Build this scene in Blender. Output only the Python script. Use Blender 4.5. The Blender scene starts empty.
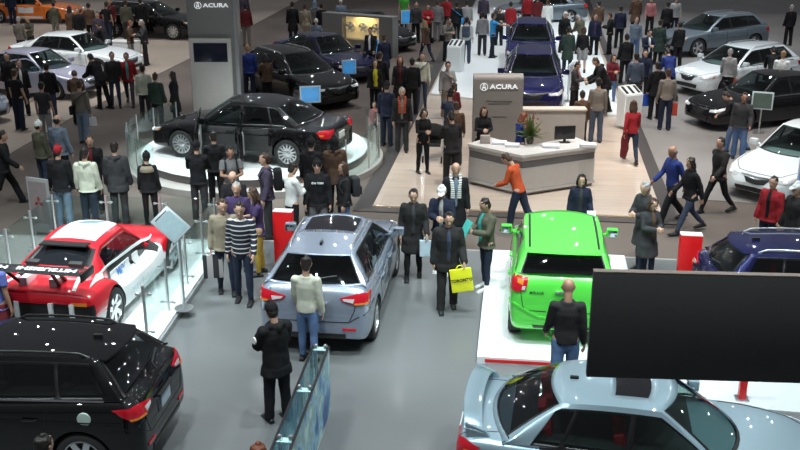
import bpy, bmesh, math, random
from mathutils import Vector, Matrix, noise
from mathutils.bvhtree import BVHTree
random.seed(7)
R = math.radians
SC = bpy.context.scene
COL = SC.collection
# ------------------------------------------------------------------ camera
CAMH, PITCH, FPX = 7.0, R(19.5), 990.0
def G(px, py, z=0.0):
    """point of the photograph (pixels) on the horizontal plane z"""
    c, s = math.cos(PITCH), math.sin(PITCH)
    u, v = (px-400)/FPX, (225-py)/FPX
    d = Vector((u, c+v*s, -s+v*c))
    k = (z-CAMH)/d.z
    return Vector((d.x*k, d.y*k, z))
cam = bpy.data.cameras.new('camera'); cam.sensor_width = 36; cam.lens = 36*FPX/800
cam.clip_end = 300
co_ = bpy.data.objects.new('camera', cam); COL.objects.link(co_)
co_.location = (0, 0, CAMH); co_.rotation_euler = (math.pi/2-PITCH, 0, 0)
SC.camera = co_
OBB, DISCS = [], []
def blocked(x, y, r, people=True):
    for cx, cy, a, l, w in OBB:
        dx, dy = x-cx, y-cy; u = dx*math.cos(a)+dy*math.sin(a); v = -dx*math.sin(a)+dy*math.cos(a)
        if abs(u) < l+r and abs(v) < w+r: return True
    for cx, cy, q in DISCS:
        if (x-cx)**2+(y-cy)**2 < (q+r)**2: return True
    return False
def free(p, r=.24):
    """nearest free standing spot"""
    if not blocked(p.x, p.y, r): return p
    for k in range(1, 26):
        for j in range(24):
            a = 2*math.pi*j/24+.26*k; q = Vector((p.x+.08*k*math.cos(a)*.8, p.y+.08*k*math.sin(a), p.z))
            if not blocked(q.x, q.y, r): return q
    return p
# ------------------------------------------------------------------ materials
MATS = {}
def mat(name, col, rough=.5, metal=0., coat=0., var=.06, scale=8., emit=0., spec=.5, bump=0., coatr=.03, obj=False):
    if name in MATS: return MATS[name]
    m = bpy.data.materials.new(name); m.use_nodes = True
    nt = m.node_tree; N = nt.nodes; L = nt.links
    b = N['Principled BSDF']
    col = tuple(col)+(1,) if len(col) == 3 else col
    b.inputs['Roughness'].default_value = rough
    b.inputs['Metallic'].default_value = metal
    b.inputs['Coat Weight'].default_value = coat
    b.inputs['Coat Roughness'].default_value = coatr
    b.inputs['Specular IOR Level'].default_value = spec
    tc = N.new('ShaderNodeTexCoord'); nz = N.new('ShaderNodeTexNoise')
    nz.inputs['Scale'].default_value = scale; nz.inputs['Detail'].default_value = 3
    L.new(tc.outputs['Object'], nz.inputs['Vector'])
    mx = N.new('ShaderNodeMix'); mx.data_type = 'RGBA'
    mx.inputs[6].default_value = tuple(c*(1-var) for c in col[:3])+(1,)
    mx.inputs[7].default_value = tuple(min(1, c*(1+var)) for c in col[:3])+(1,)
    L.new(nz.outputs['Fac'], mx.inputs[0]); L.new(mx.outputs[2], b.inputs['Base Color'])
    if emit:
        L.new(mx.outputs[2], b.inputs['Emission Color']); b.inputs['Emission Strength'].default_value = emit
    if bump:
        bp = N.new('ShaderNodeBump'); bp.inputs['Strength'].default_value = bump; bp.inputs['Distance'].default_value = .02
        L.new(nz.outputs['Fac'], bp.inputs['Height']); L.new(bp.outputs['Normal'], b.inputs['Normal'])
    MATS[name] = m
    return m
def paint(name, col, metal=.0, rough=.35):
    return mat('paint_'+name, col, rough, metal, 1.0, .03, 90., coatr=.02, spec=.5 if max(col) > .1 else .05)
def cloth(name, col):
    return mat('cloth_'+name, col, .85, 0, 0, .18, 14., bump=.25, spec=.25)
def glassmat(name, tint, mixlo=.12):
    if name in MATS: return MATS[name]
    m = bpy.data.materials.new(name); m.use_nodes = True
    nt = m.node_tree; N = nt.nodes; L = nt.links
    N.remove(N['Principled BSDF'])
    t = N.new('ShaderNodeBsdfTransparent'); t.inputs[0].default_value = tuple(tint)+(1,)
    g = N.new('ShaderNodeBsdfGlossy'); g.inputs['Roughness'].default_value = .02
    g.inputs[0].default_value = (.9, .95, .95, 1)
    f = N.new('ShaderNodeLayerWeight'); f.inputs['Blend'].default_value = .5
    pw = N.new('ShaderNodeMath'); pw.operation = 'POWER'; pw.inputs[1].default_value = 4.; L.new(f.outputs['Facing'], pw.inputs[0])
    mr = N.new('ShaderNodeMapRange'); mr.inputs['To Min'].default_value = mixlo-.04; mr.inputs['To Max'].default_value = .9
    L.new(pw.outputs[0], mr.inputs['Value'])
    mx = N.new('ShaderNodeMixShader'); L.new(mr.outputs[0], mx.inputs[0])
    L.new(t.outputs[0], mx.inputs[1]); L.new(g.outputs[0], mx.inputs[2])
    L.new(mx.outputs[0], N['Material Output'].inputs[0])
    MATS[name] = m
    return m
M_TINT = glassmat('tinted_glass', (.30, .33, .34))
M_WIND = glassmat('windshield_glass', (.45, .56, .54), .10)
M_CLEAR = glassmat('clear_glass', (.86, .93, .92), .05)
M_BLACK = mat('black_trim', (.012, .012, .013), .35)
M_RUB = mat('tyre_rubber', (.02, .02, .021), .7)
M_RIM = mat('alloy', (.72, .74, .76), .28, .85)
M_RIMD = mat('dark_alloy', (.12, .12, .13), .3, .8)
M_CHROME = mat('chrome', (.85, .86, .88), .12, 1.)
M_STEEL = mat('brushed_steel', (.62, .64, .65), .3, .9)
M_INT = mat('dark_interior', (.03, .03, .032), .7)
M_INTG = mat('grey_interior', (.22, .22, .21), .7)
M_REDL = mat('red_lens', (.50, .008, .02), .12, 0, 1., emit=.03)
M_AMB = mat('amber_lens', (.70, .22, .03), .15, 0, 1., emit=.03)
M_CLR = mat('clear_lens', (.75, .78, .8), .12, .3, 1.)
M_WHITE = mat('white_panel', (.82, .84, .85), .3)
M_REDP = mat('red_panel', (.72, .012, .015), .35)
# ------------------------------------------------------------------ objects
def prop(o, label=None, cat=None, group=None, kind=None):
    if label: o['label'] = label
    if cat: o['category'] = cat
    if group: o['group'] = group
    if kind: o['kind'] = kind
    return o
def empty(name, loc=(0, 0, 0), rz=0., label=None, cat=None, group=None):
    o = bpy.data.objects.new(name, None); COL.objects.link(o)
    o.location = loc; o.rotation_euler = (0, 0, rz); o.empty_display_size = .2
    return prop(o, label, cat, group)
def link(name, me, parent=None, loc=None, rz=None):
    o = bpy.data.objects.new(name, me); COL.objects.link(o)
    if parent: o.parent = parent
    if loc is not None: o.location = loc
    if rz is not None: o.rotation_euler = (0, 0, rz)
    return o
def tomesh(bm, mats, smooth=True, angle=40):
    me = bpy.data.meshes.new('m'); bm.normal_update(); bm.to_mesh(me); bm.free()
    if not isinstance(mats, (list, tuple)): mats = [mats]
    for m in mats: me.materials.append(m)
    if smooth:
        me.polygons.foreach_set('use_smooth', [True]*len(me.polygons))
        me.set_sharp_from_angle(angle=R(angle))
    return me
def pydata(verts, faces, mats, mi=None, smooth=True, angle=40):
    me = bpy.data.meshes.new('m'); me.from_pydata([tuple(v) for v in verts], [], faces)
    if not isinstance(mats, (list, tuple)): mats = [mats]
    for m in mats: me.materials.append(m)
    if mi: me.polygons.foreach_set('material_index', mi)
    if smooth:
        me.polygons.foreach_set('use_smooth', [True]*len(me.polygons))
        me.update(); me.set_sharp_from_angle(angle=R(angle))
    me.update()
    return me
def evalmesh(me, mods):
    """apply modifiers [(type, {props})] to a mesh, return the new mesh"""
    o = bpy.data.objects.new('tmp', me); COL.objects.link(o)
    for i, (t, kw) in enumerate(mods):
        md = o.modifiers.new('m%d' % i, t)
        for k, v in kw.items(): setattr(md, k, v)
    dg = bpy.context.evaluated_depsgraph_get(); dg.update()
    r = bpy.data.meshes.new_from_object(o.evaluated_get(dg), preserve_all_data_layers=True, depsgraph=dg)
    bpy.data.objects.remove(o)
    return r
def box(bm, x0, x1, y0, y1, z0, z1, bev=0, mi=0, mtx=None):
    vs = [bm.verts.new(p) for p in ((x0,y0,z0),(x1,y0,z0),(x1,y1,z0),(x0,y1,z0),(x0,y0,z1),(x1,y0,z1),(x1,y1,z1),(x0,y1,z1))]
    fs = [bm.faces.new([vs[i] for i in f]) for f in ((3,2,1,0),(4,5,6,7),(0,1,5,4),(1,2,6,5),(2,3,7,6),(3,0,4,7))]
    for f in fs: f.material_index = mi
    if bev:
        es = list({e for f in fs for e in f.edges})
        r = bmesh.ops.bevel(bm, geom=es, offset=bev, segments=2, affect='EDGES', profile=.6)
        vs = list({v for f in r['faces'] for v in f.verts} | {v for v in vs if v.is_valid})
    if mtx is not None:
        for v in vs: v.co = mtx @ v.co
    return vs
def ring(c, t, r1, r2, n, ref=Vector((0, 1, 0))):
    t = t.normalized(); a = ref - t*ref.dot(t)
    if a.length < 1e-3: a = Vector((1, 0, 0)) - t*t.x
    a.normalize(); b = t.cross(a)
    return [c + a*math.cos(2*math.pi*i/n)*r1 + b*math.sin(2*math.pi*i/n)*r2 for i in range(n)]
def tube(bm, pts, rad, n=12, caps='round', ref=Vector((0, 1, 0)), mi=0, rad2=None):
    pts = [Vector(p) for p in pts]
    if not hasattr(rad, '__len__'): rad = [rad]*len(pts)
    rad2 = rad2 or rad
    T = []
    for i in range(len(pts)):
        a = pts[max(i-1, 0)]; b = pts[min(i+1, len(pts)-1)]; T.append((b-a).normalized())
    P, A, B, TT = list(pts), list(rad), list(rad2), list(T)
    if caps == 'round':
        for k in (1, 2):
            f = math.sin(math.pi/2*k/3.); g = math.cos(math.pi/2*k/3.)
            P.insert(0, pts[0]-T[0]*min(rad[0], rad2[0])*f); A.insert(0, rad[0]*g); B.insert(0, rad2[0]*g); TT.insert(0, T[0])
            P.append(pts[-1]+T[-1]*min(rad[-1], rad2[-1])*f); A.append(rad[-1]*g); B.append(rad2[-1]*g); TT.append(T[-1])
    rings = [[bm.verts.new(q) for q in ring(P[i], TT[i], A[i], B[i], n, ref)] for i in range(len(P))]
    for i in range(len(rings)-1):
        for k in range(n):
            f = bm.faces.new((rings[i][k], rings[i][(k+1) % n], rings[i+1][(k+1) % n], rings[i+1][k])); f.material_index = mi
    f = bm.faces.new(rings[0][::-1]); f.material_index = mi
    f = bm.faces.new(rings[-1]); f.material_index = mi
    return rings
def lathe(bm, prof, n=24, axis='z', c=(0, 0, 0), mi=0, closed=False):
    """profile [(r, h)] about an axis through c"""
    rs = []
    for r, h in prof:
        row = []
        for k in range(n):
            a = 2*math.pi*k/n; x, y = r*math.cos(a), r*math.sin(a)
            p = {'z': (x, y, h), 'y': (x, h, y), 'x': (h, x, y)}[axis]
            row.append(bm.verts.new((p[0]+c[0], p[1]+c[1], p[2]+c[2])))
        rs.append(row)
    m = len(rs)
    for i in range(m if closed else m-1):
        for k in range(n):
            q = (rs[i][k], rs[i][(k+1) % n], rs[(i+1) % m][(k+1) % n], rs[(i+1) % m][k])
            f = bm.faces.new(q if axis != 'y' else q[::-1]); f.material_index = mi
    if not closed:
        for row in (rs[0], rs[-1]):
            try: bm.faces.new(row).material_index = mi
            except ValueError: pass
    return rs
def prism(bm, poly, z0, z1, mi=0):
    a = [bm.verts.new((x, y, z0)) for x, y in poly]; b = [bm.verts.new((x, y, z1)) for x, y in poly]
    n = len(poly)
    fs = [bm.faces.new(a[::-1]), bm.faces.new(b)]
    for i in range(n): fs.append(bm.faces.new((a[i], a[(i+1) % n], b[(i+1) % n], b[i])))
    for f in fs: f.material_index = mi
    bmesh.ops.recalc_face_normals(bm, faces=fs)
def obj_box(name, mt, dims, parent=None, loc=None, rz=None, bev=.01, **kw):
    bm = bmesh.new(); box(bm, *dims, bev=bev)
    return link(name, tomesh(bm, mt), parent, loc, rz)
def textmesh(s, size=1., bold=0., extr=0., shear=0., align='LEFT', res=2, sx=1.):
    cu = bpy.data.curves.new('t', 'FONT'); cu.body = s; cu.size = size; cu.align_x = align; cu.align_y = 'CENTER'
    cu.offset = bold; cu.extrude = extr; cu.shear = shear; cu.resolution_u = res; cu.fill_mode = 'BOTH'
    o = bpy.data.objects.new('t', cu); COL.objects.link(o)
    dg = bpy.context.evaluated_depsgraph_get(); dg.update()
    me = bpy.data.meshes.new_from_object(o.evaluated_get(dg), depsgraph=dg)
    bpy.data.objects.remove(o)
    if sx != 1.: me.transform(Matrix.Diagonal((sx, 1, 1, 1)))
    me.materials.clear()
    return me
def textobj(name, s, mt, size, mtx, parent=None, **kw):
    me = textmesh(s, size, **kw); me.transform(mtx); me.materials.append(mt)
    return link(name, me, parent)
def frame(o, u, v):
    """matrix taking local x,y,z to u, v, uxv at origin o"""
    u = Vector(u).normalized(); v = Vector(v); v = (v-u*v.dot(u)).normalized(); w = u.cross(v)
    m = Matrix.Identity(4)
    for i in range(3): m[i][0] = u[i]; m[i][1] = v[i]; m[i][2] = w[i]; m[i][3] = Vector(o)[i]
    return m
# ------------------------------------------------------------------ cars
def cr(p0, p1, p2, p3, t):
    return .5*((2*p1)+(-p0+p2)*t+(2*p0-5*p1+4*p2-p3)*t*t+(-p0+3*p1-3*p2+p3)*t*t*t)
def interp(tab, sub):
    out = []
    n = len(tab)
    for i in range(n-1):
        a, b, c, d = tab[max(i-1, 0)], tab[i], tab[i+1], tab[min(i+2, n-1)]
        for k in range(sub):
            t = k/sub; out.append([cr(a[j], b[j], c[j], d[j], t) for j in range(len(b))])
    out.append(list(tab[-1])); return out
def lerp_tab(tab, x):
    if x <= tab[0][0]: return tab[0][1:]
    for a, b in zip(tab, tab[1:]):
        if x <= b[0]:
            t = (x-a[0])/max(b[0]-a[0], 1e-9)
            return [p+(q-p)*t for p, q in zip(a[1:], b[1:])]
    return tab[-1][1:]
SEC = [(0, 0), (.45, 0), (.80, .0), (.93, .03), (.975, .12), (.992, .25), (1., .42), (.997, .56), (.985, .68), (.975, .76), (.965, .84),
       (.935, .905), (.885, .945), (.78, .968), (.6, .983), (.4, .992), (.2, .998), (0, 1.)]
def body_mesh(sp, mats):
    st = interp(sp['body'], 5)
    sec = sp.get('sec', SEC)
    sec = interp(sec, 2)
    n = len(sec); V, F = [], []
    full = []
    # extra shrinking stations close both ends
    x, hw, b, t = st[0]; st0 = [(x, hw*.55, b+(t-b)*.2, t-(t-b)*.18), (x-.005, hw*.85, b+(t-b)*.06, t-(t-b)*.05)]
    x, hw, b, t = st[-1]; st1 = [(x+.005, hw*.85, b+(t-b)*.06, t-(t-b)*.05), (x, hw*.55, b+(t-b)*.2, t-(t-b)*.18)]
    st = st0+st+st1
    for (x, hw, b, t) in st:
        row = []
        for (fy, fz) in sec[:-1]: row.append((x, fy*hw, b+fz*(t-b)))
        row.append((x, 0, t))
        for (fy, fz) in sec[-2:0:-1]: row.append((x, -fy*hw, b+fz*(t-b)))
        full.append(row)
    m = len(full[0])
    for r in full: V += r
    for i in range(len(full)-1):
        for k in range(m):
            F.append((i*m+k, i*m+(k+1) % m, (i+1)*m+(k+1) % m, (i+1)*m+k))
    F.append(tuple(range(m))[::-1]); e = (len(full)-1)*m
    F.append(tuple(range(e, e+m)))
    me = pydata(V, F, mats)
    bm = bmesh.new(); bm.from_mesh(me); bmesh.ops.recalc_face_normals(bm, faces=bm.faces[:])
    bm.to_mesh(me); bm.free()
    # wheel wells
    bm = bmesh.new(); r = sp['wr']+sp.get('arch', .055)
    for ax in sp['axles']:
        for s in (-1, 1):
            y0, y1 = s*(sp['W']/2-.30), s*(sp['W']/2+.2)
            lathe(bm, [(r*.985, y0), (r*.985, y1)], 40, 'y', (ax, 0, sp['wr']))
    bmesh.ops.recalc_face_normals(bm, faces=bm.faces[:])
    for f in bm.faces: f.material_index = 1
    cm = tomesh(bm, mats, False)
    co = bpy.data.objects.new('cut', cm); COL.objects.link(co)
    me2 = evalmesh(me, [('BOOLEAN', dict(operation='DIFFERENCE', object=co, solver='EXACT'))])
    bpy.data.objects.remove(co)
    if len(me2.polygons) < 100: me2 = me
    me2.polygons.foreach_set('use_smooth', [True]*len(me2.polygons)); me2.set_sharp_from_angle(angle=R(38))
    return me2, st
def cabin_rows(sp, st):
    c = sp['cab']; prof = [(s[0], s[1], s[3]) for s in st]
    prof.sort(key=lambda a: a[0])
    def base(x):
        hw, t = lerp_tab(prof, x); return hw*c.get('by', .90), t-.045
    (fx, fe), (wx, we, wz), (rx, re, rz), (bx, be) = c['front'], c['wtop'], c['rtop'], c['back']
    crown, apex = c.get('crown', .03), c.get('apex', None)
    low = c['low']  # [(u, x at belt)]
    rows = []
    us = sorted(set([0, .04, .08]+[i/8 for i in range(1, 9)]+[1+i/14 for i in range(15)]+[2+i/8 for i in range(9)]+[2.90]+sp['pillars']))
    bz0 = base(fx)[1]+.03; bz1 = base(bx)[1]+.03
    for u in us:
        if u <= 1:
            t = u; bul = math.sin(math.pi*t)*.02
            xc = fx+(wx-fx)*t; zc = bz0+(wz-bz0)*t+bul
            xe = fe+(we-fe)*t; ze = (base(fe)[1]+.0)+(wz-crown-base(fe)[1])*t+bul
            ye = base(fe)[0]+(c['yr']-base(fe)[0])*(t**.9)
        elif u <= 2:
            t = u-1; arch = c.get('arch', .03)*4*t*(1-t)
            xc = wx+(rx-wx)*t; zc = wz+(rz-wz)*t+arch
            xe = we+(re-we)*t; ze = zc-crown
            ye = c['yr']+(c.get('yr2', c['yr'])-c['yr'])*t+.02*4*t*(1-t)
        else:
            t = u-2; bul = math.sin(math.pi*t)*c.get('rbul', .02)
            xc = rx+(bx-rx)*t; zc = rz+(bz1-rz)*t+bul
            xe = re+(be-re)*t; ze = rz-crown+(base(be)[1]-rz+crown)*t+bul
            y2 = c.get('yr2', c['yr']); ye = y2+(base(be)[0]-y2)*(t**1.1)
        xl = lerp_tab(low, u)[0]
        yb, zb = base(xl)
        rows.append((u, xl, yb, zb, xe, ye, ze, xc, zc))
    return rows
TS = [0, .05, .11, .25, .4, .55, .7, .84, .90, 1.]
VS = [.945, .90, .75, .6, .4, .2, 0.]
def cabin(sp, st, paintm, car, full=True):
    rows = cabin_rows(sp, st); c = sp['cab']
    cols = []
    for (u, xl, yb, zb, xe, ye, ze, xc, zc) in rows:
        r = []
        for t in TS:
            bl = math.sin(math.pi*t)*c.get('tb', .025)
            r.append((xl+(xe-xl)*t, yb+(ye-yb)*t+bl, zb+(ze-zb)*t))
        for v in VS:
            k = 1-v*v; r.append((xe+(xc-xe)*k, ye*v, ze+(zc-ze)*k))
        cols.append(r + [(x, -y, z) for (x, y, z) in r[-2::-1]])
    n = len(cols[0]); nT, nV = len(TS), len(VS); mid = nT+nV-1
    fr, frm = [], []; wins = {}
    W = c['windows']  # side windows as (u0,u1)
    wu = c.get('wind', (.08, 1.)); ru = c.get('rear', (2., 2.875))
    def key(i, j):
        uc = (rows[i][0]+rows[i+1][0])/2
        jj = j if j < mid else n-2-j
        if jj < nT-1:
            tc = (TS[jj]+TS[jj+1])/2
            for k, (a, b) in enumerate(W):
                if a < uc < b:
                    if c.get('t0', .11) < tc < c.get('tt', .84): return 'side%d%s' % (k, 'L' if j < mid else 'R')
                    if c.get('t0', .11)-.06 < tc < .92: return 'trim'
            if W[0][0] < uc < W[-1][1] and .05 < tc < .92: return 'trim'
        else:
            vc = .97 if jj == nT-1 else (VS[jj-nT]+VS[jj-nT+1])/2
            if wu[0] < uc < wu[1]: return 'wind' if vc < .92 else ('trim' if vc < .95 else 'p')
            if ru[0] < uc < ru[1]: return 'rearw' if vc < c.get('rv', .90) else ('trim' if vc < .95 else 'p')
            if .04 < uc < wu[0] or ru[1] < uc < ru[1]+.03: return 'trim'
            if c.get('pano') and c['pano'][0] < uc < c['pano'][1] and vc < c.get('pv', .75): return 'roofg'
        return 'p'
    V = [p for r in cols for p in r]
    for i in range(len(rows)-1):
        for j in range(n-1):
            f = (i*n+j, i*n+j+1, (i+1)*n+j+1, (i+1)*n+j)
            k = key(i, j)
            if k in ('p', 'trim'): fr.append(f); frm.append(0 if k == 'p' else 1)
            else: wins.setdefault(k, []).append(f)
    def clean(faces, mats, mi=None, smooth=True):
        bm = bmesh.new(); vm = {}
        for q, f in enumerate(faces):
            vs = []
            for a in f:
                if a not in vm: vm[a] = bm.verts.new(V[a])
                vs.append(vm[a])
            try: g = bm.faces.new(vs[::-1])
            except ValueError: continue
            if mi: g.material_index = mi[q]
        bmesh.ops.remove_doubles(bm, verts=bm.verts[:], dist=.0005)
        return tomesh(bm, mats, True, 35)
    fm = clean(fr, [paintm, M_BLACK], frm)
    fm = evalmesh(fm, [('SOLIDIFY', dict(thickness=.03, offset=-1))])
    o = link('roof_and_pillars', fm, car)
    names = {'wind': 'windshield', 'rearw': 'rear_window', 'roofg': 'sunroof'}
    for k, fs in wins.items():
        g = M_WIND if k == 'wind' else (M_BLACK if k == 'roofg' else (M_WIND if (c.get('clear') and k.startswith('side')) else M_TINT))
        if k == 'rearw' and c.get('darkrear'): g = mat('dark_rear_glass', (.01, .012, .015), .06, 0, 1.)
        if k == 'roofg': g = mat('sunroof_glass', (.01, .01, .012), .05, 0, 1.)
        link(names.get(k, 'side_window'), clean(fs, g), car)
    return V, [f[::-1] for f in fr+[f for fs in wins.values() for f in fs]], rows
WHEELS = {}
def wheel_meshes(r, w, style, dark=False):
    k = (r, w, style, dark)
    if k in WHEELS: return WHEELS[k]
    ri = r*.70
    bm = bmesh.new()
    lathe(bm, [(ri, -w*.42), (ri+.01, -w*.5), (r*.9, -w*.5), (r*.985, -w*.40), (r, -w*.2), (r, w*.2), (r*.985, w*.40), (r*.9, w*.5), (ri+.01, w*.5), (ri, w*.42)], 40, 'y', closed=True)
    bmesh.ops.recalc_face_normals(bm, faces=bm.faces[:])
    ty = tomesh(bm, M_RUB)
    bm = bmesh.new()   # outer face is at +y
    lathe(bm, [(ri, -w*.42), (ri, w*.44), (ri*.93, w*.46), (ri*.90, w*.36), (ri*.90, -w*.3)], 40, 'y', closed=True)
    ns = {'multi': 10, 'five': 5, 'twin': 14, 'seven': 7}[style]
    sw = {'multi': .030, 'five': .055, 'twin': .020, 'seven': .04}[style]
    for i in range(ns):
        a = 2*math.pi*i/ns; rot = Matrix.Rotation(a, 4, 'Y')
        for q in ((-1, 1) if style == 'five' else (0,)):
            m2 = rot @ Matrix.Rotation(q*.10, 4, 'Y')
            vs = box(bm, -sw*(.5 if q else 1), sw*(.5 if q else 1), w*.30, w*.40, .04, ri*.93, mtx=None)
            for v in vs:
                if v.co.z < .1: v.co.y -= .012
                v.co = m2 @ v.co
    lathe(bm, [(.075, w*.22), (.075, w*.38), (.055, w*.42), (.03, w*.43)], 20, 'y')
    bmesh.ops.recalc_face_normals(bm, faces=bm.faces[:])
    rim = tomesh(bm, M_RIMD if dark else M_RIM, True, 30)
    bm = bmesh.new(); lathe(bm, [(ri*.8, -w*.02), (ri*.8, w*.04)], 32, 'y'); bmesh.ops.recalc_face_normals(bm, faces=bm.faces[:])
    disc = tomesh(bm, mat('brake_disc', (.10, .10, .10), .5, .5))
    WHEELS[k] = (ty, rim, disc); return WHEELS[k]
class Snap:
    def __init__(s, V, F): s.b = BVHTree.FromPolygons(V, F)
    def near(s, p):
        h = s.b.find_nearest(Vector(p)); return h[0], h[1]
def patch(sn, name, top, bot, mt, car, off=.008, nu=10, nv=4, mirror=False, thick=.012):
    """skin patch between two 3-D polylines, laid on the car's surface"""
    def pl(P, t):
        n = len(P)-1; k = min(int(t*n), n-1); f = t*n-k
        return Vector(P[k])*(1-f)+Vector(P[k+1])*f
    for s in ((1, -1) if mirror else (1,)):
        V, Nn = [], []
        for i in range(nu+1):
            a, b = pl(top, i/nu), pl(bot, i/nu)
            for j in range(nv+1):
                p = a.lerp(b, j/nv); p.y *= s
                q, nr = sn.near(p)
                if (p-q).dot(nr) < 0 and (q-p).length < .0001: pass
                V.append(q+nr*off); Nn.append(nr)
        F = [(i*(nv+1)+j, (i+1)*(nv+1)+j, (i+1)*(nv+1)+j+1, i*(nv+1)+j+1) for i in range(nu) for j in range(nv)]
        bm = bmesh.new(); vs = [bm.verts.new(v) for v in V]
        for f in F:
            try: bm.faces.new([vs[k] for k in f])
            except ValueError: pass
        bmesh.ops.recalc_face_normals(bm, faces=bm.faces[:])
        fs = bm.faces[:]
        if sum(f.normal.dot(Nn[vs.index(f.verts[0])] if False else Nn[0]) for f in fs[:3]) < 0: bmesh.ops.reverse_faces(bm, faces=fs)
        bm.normal_update()
        ext = bmesh.ops.extrude_edge_only(bm, edges=[e for e in bm.edges if e.is_boundary])
        nv_ = [g for g in ext['geom'] if isinstance(g, bmesh.types.BMVert)]
        idx = {}
        for v in nv_:
            q, nr = sn.near(v.co); v.co = v.co-nr*(off+thick)
        bmesh.ops.recalc_face_normals(bm, faces=bm.faces[:])
        me = tomesh(bm, mt, True, 40)
        o = link(name, me, car)
    return o
def strip(sn, name, pts, w, mt, car, mirror=False, off=.004, n=24):
    """thin band following a 3-D polyline on the surface (seams, mouldings)"""
    for s in ((1, -1) if mirror else (1,)):
        P = []
        for a, b in zip(pts, pts[1:]):
            k = max(2, int(n*(Vector(b)-Vector(a)).length/1.))
            P += [Vector(a).lerp(Vector(b), i/k) for i in range(k)]
        P.append(Vector(pts[-1]))
        Q = []
        for p in P:
            p = p.copy(); p.y *= s; Q.append(sn.near(p))
        bm = bmesh.new(); prev = None
        for i, (q, nr) in enumerate(Q):
            t = (Q[min(i+1, len(Q)-1)][0]-Q[max(i-1, 0)][0])
            if t.length < 1e-5: continue
            sd = t.normalized().cross(nr)*w/2
            row = [bm.verts.new(q-sd-nr*.004), bm.verts.new(q-sd+nr*off), bm.verts.new(q+sd+nr*off), bm.verts.new(q+sd-nr*.004)]
            if prev:
                for k in range(3): bm.faces.new((prev[k], prev[k+1], row[k+1], row[k]))
            prev = row
        bmesh.ops.recalc_face_normals(bm, faces=bm.faces[:])
        o = link(name, tomesh(bm, mt, True, 30), car)
    return o
def snap_text(sn, name, s, mt, car, o, u, v, size, bold=.0, align='CENTER', off=.006, sx=1., me=None):
    me = me or textmesh(s, size, bold=bold, align=align, sx=sx)
    me.transform(frame(o, u, v)); me.materials.append(mt)
    for vt in me.vertices:
        q, nr = sn.near(vt.co); vt.co = q+nr*off
    return link(name, me, car)
def diamonds(size):
    """three lozenges meeting at a point"""
    bm = bmesh.new(); L = size*.5
    for a in (90, 210, 330):
        d = Vector((math.cos(R(a)), math.sin(R(a)), 0)); n = Vector((-d.y, d.x, 0))
        bm.faces.new([bm.verts.new(p) for p in (Vector(), d*L*.5-n*L*.29, d*L, d*L*.5+n*L*.29)])
    bmesh.ops.subdivide_edges(bm, edges=bm.edges[:], cuts=2, use_grid_fill=True)
    return tomesh(bm, [], False)
def a_logo(size):
    bm = bmesh.new(); n = 28
    for i in range(n):
        a, b = 2*math.pi*i/n, 2*math.pi*(i+1)/n
        bm.faces.new([bm.verts.new((r*size*math.cos(t), r*size*1.0*math.sin(t), 0)) for r, t in ((.5, a), (.5, b), (.44, b), (.44, a))])
    for s in (-1, 1):
        bm.faces.new([bm.verts.new((x*s*size, y*size, 0)) for x, y in ((.02, .40), (.09, .40), (.24, -.36), (.16, -.40))])
    bm.faces.new([bm.verts.new((x*size, y*size, 0)) for x, y in ((-.15, -.05), (.15, -.05), (.17, -.14), (-.17, -.14))])
    bmesh.ops.recalc_face_normals(bm, faces=bm.faces[:])
    return tomesh(bm, [], False)
def seat_mesh():
    bm = bmesh.new()
    box(bm, -.25, .25, -.25, .25, .42, .60, .05)
    m = Matrix.Translation((-.22, 0, .55)) @ Matrix.Rotation(R(-14), 4, 'Y')
    box(bm, -.07, .07, -.24, .24, 0, .62, .05, mtx=m)
    box(bm, -.05, .05, -.12, .12, .66, .84, .04, mtx=m)
    return bm
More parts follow.
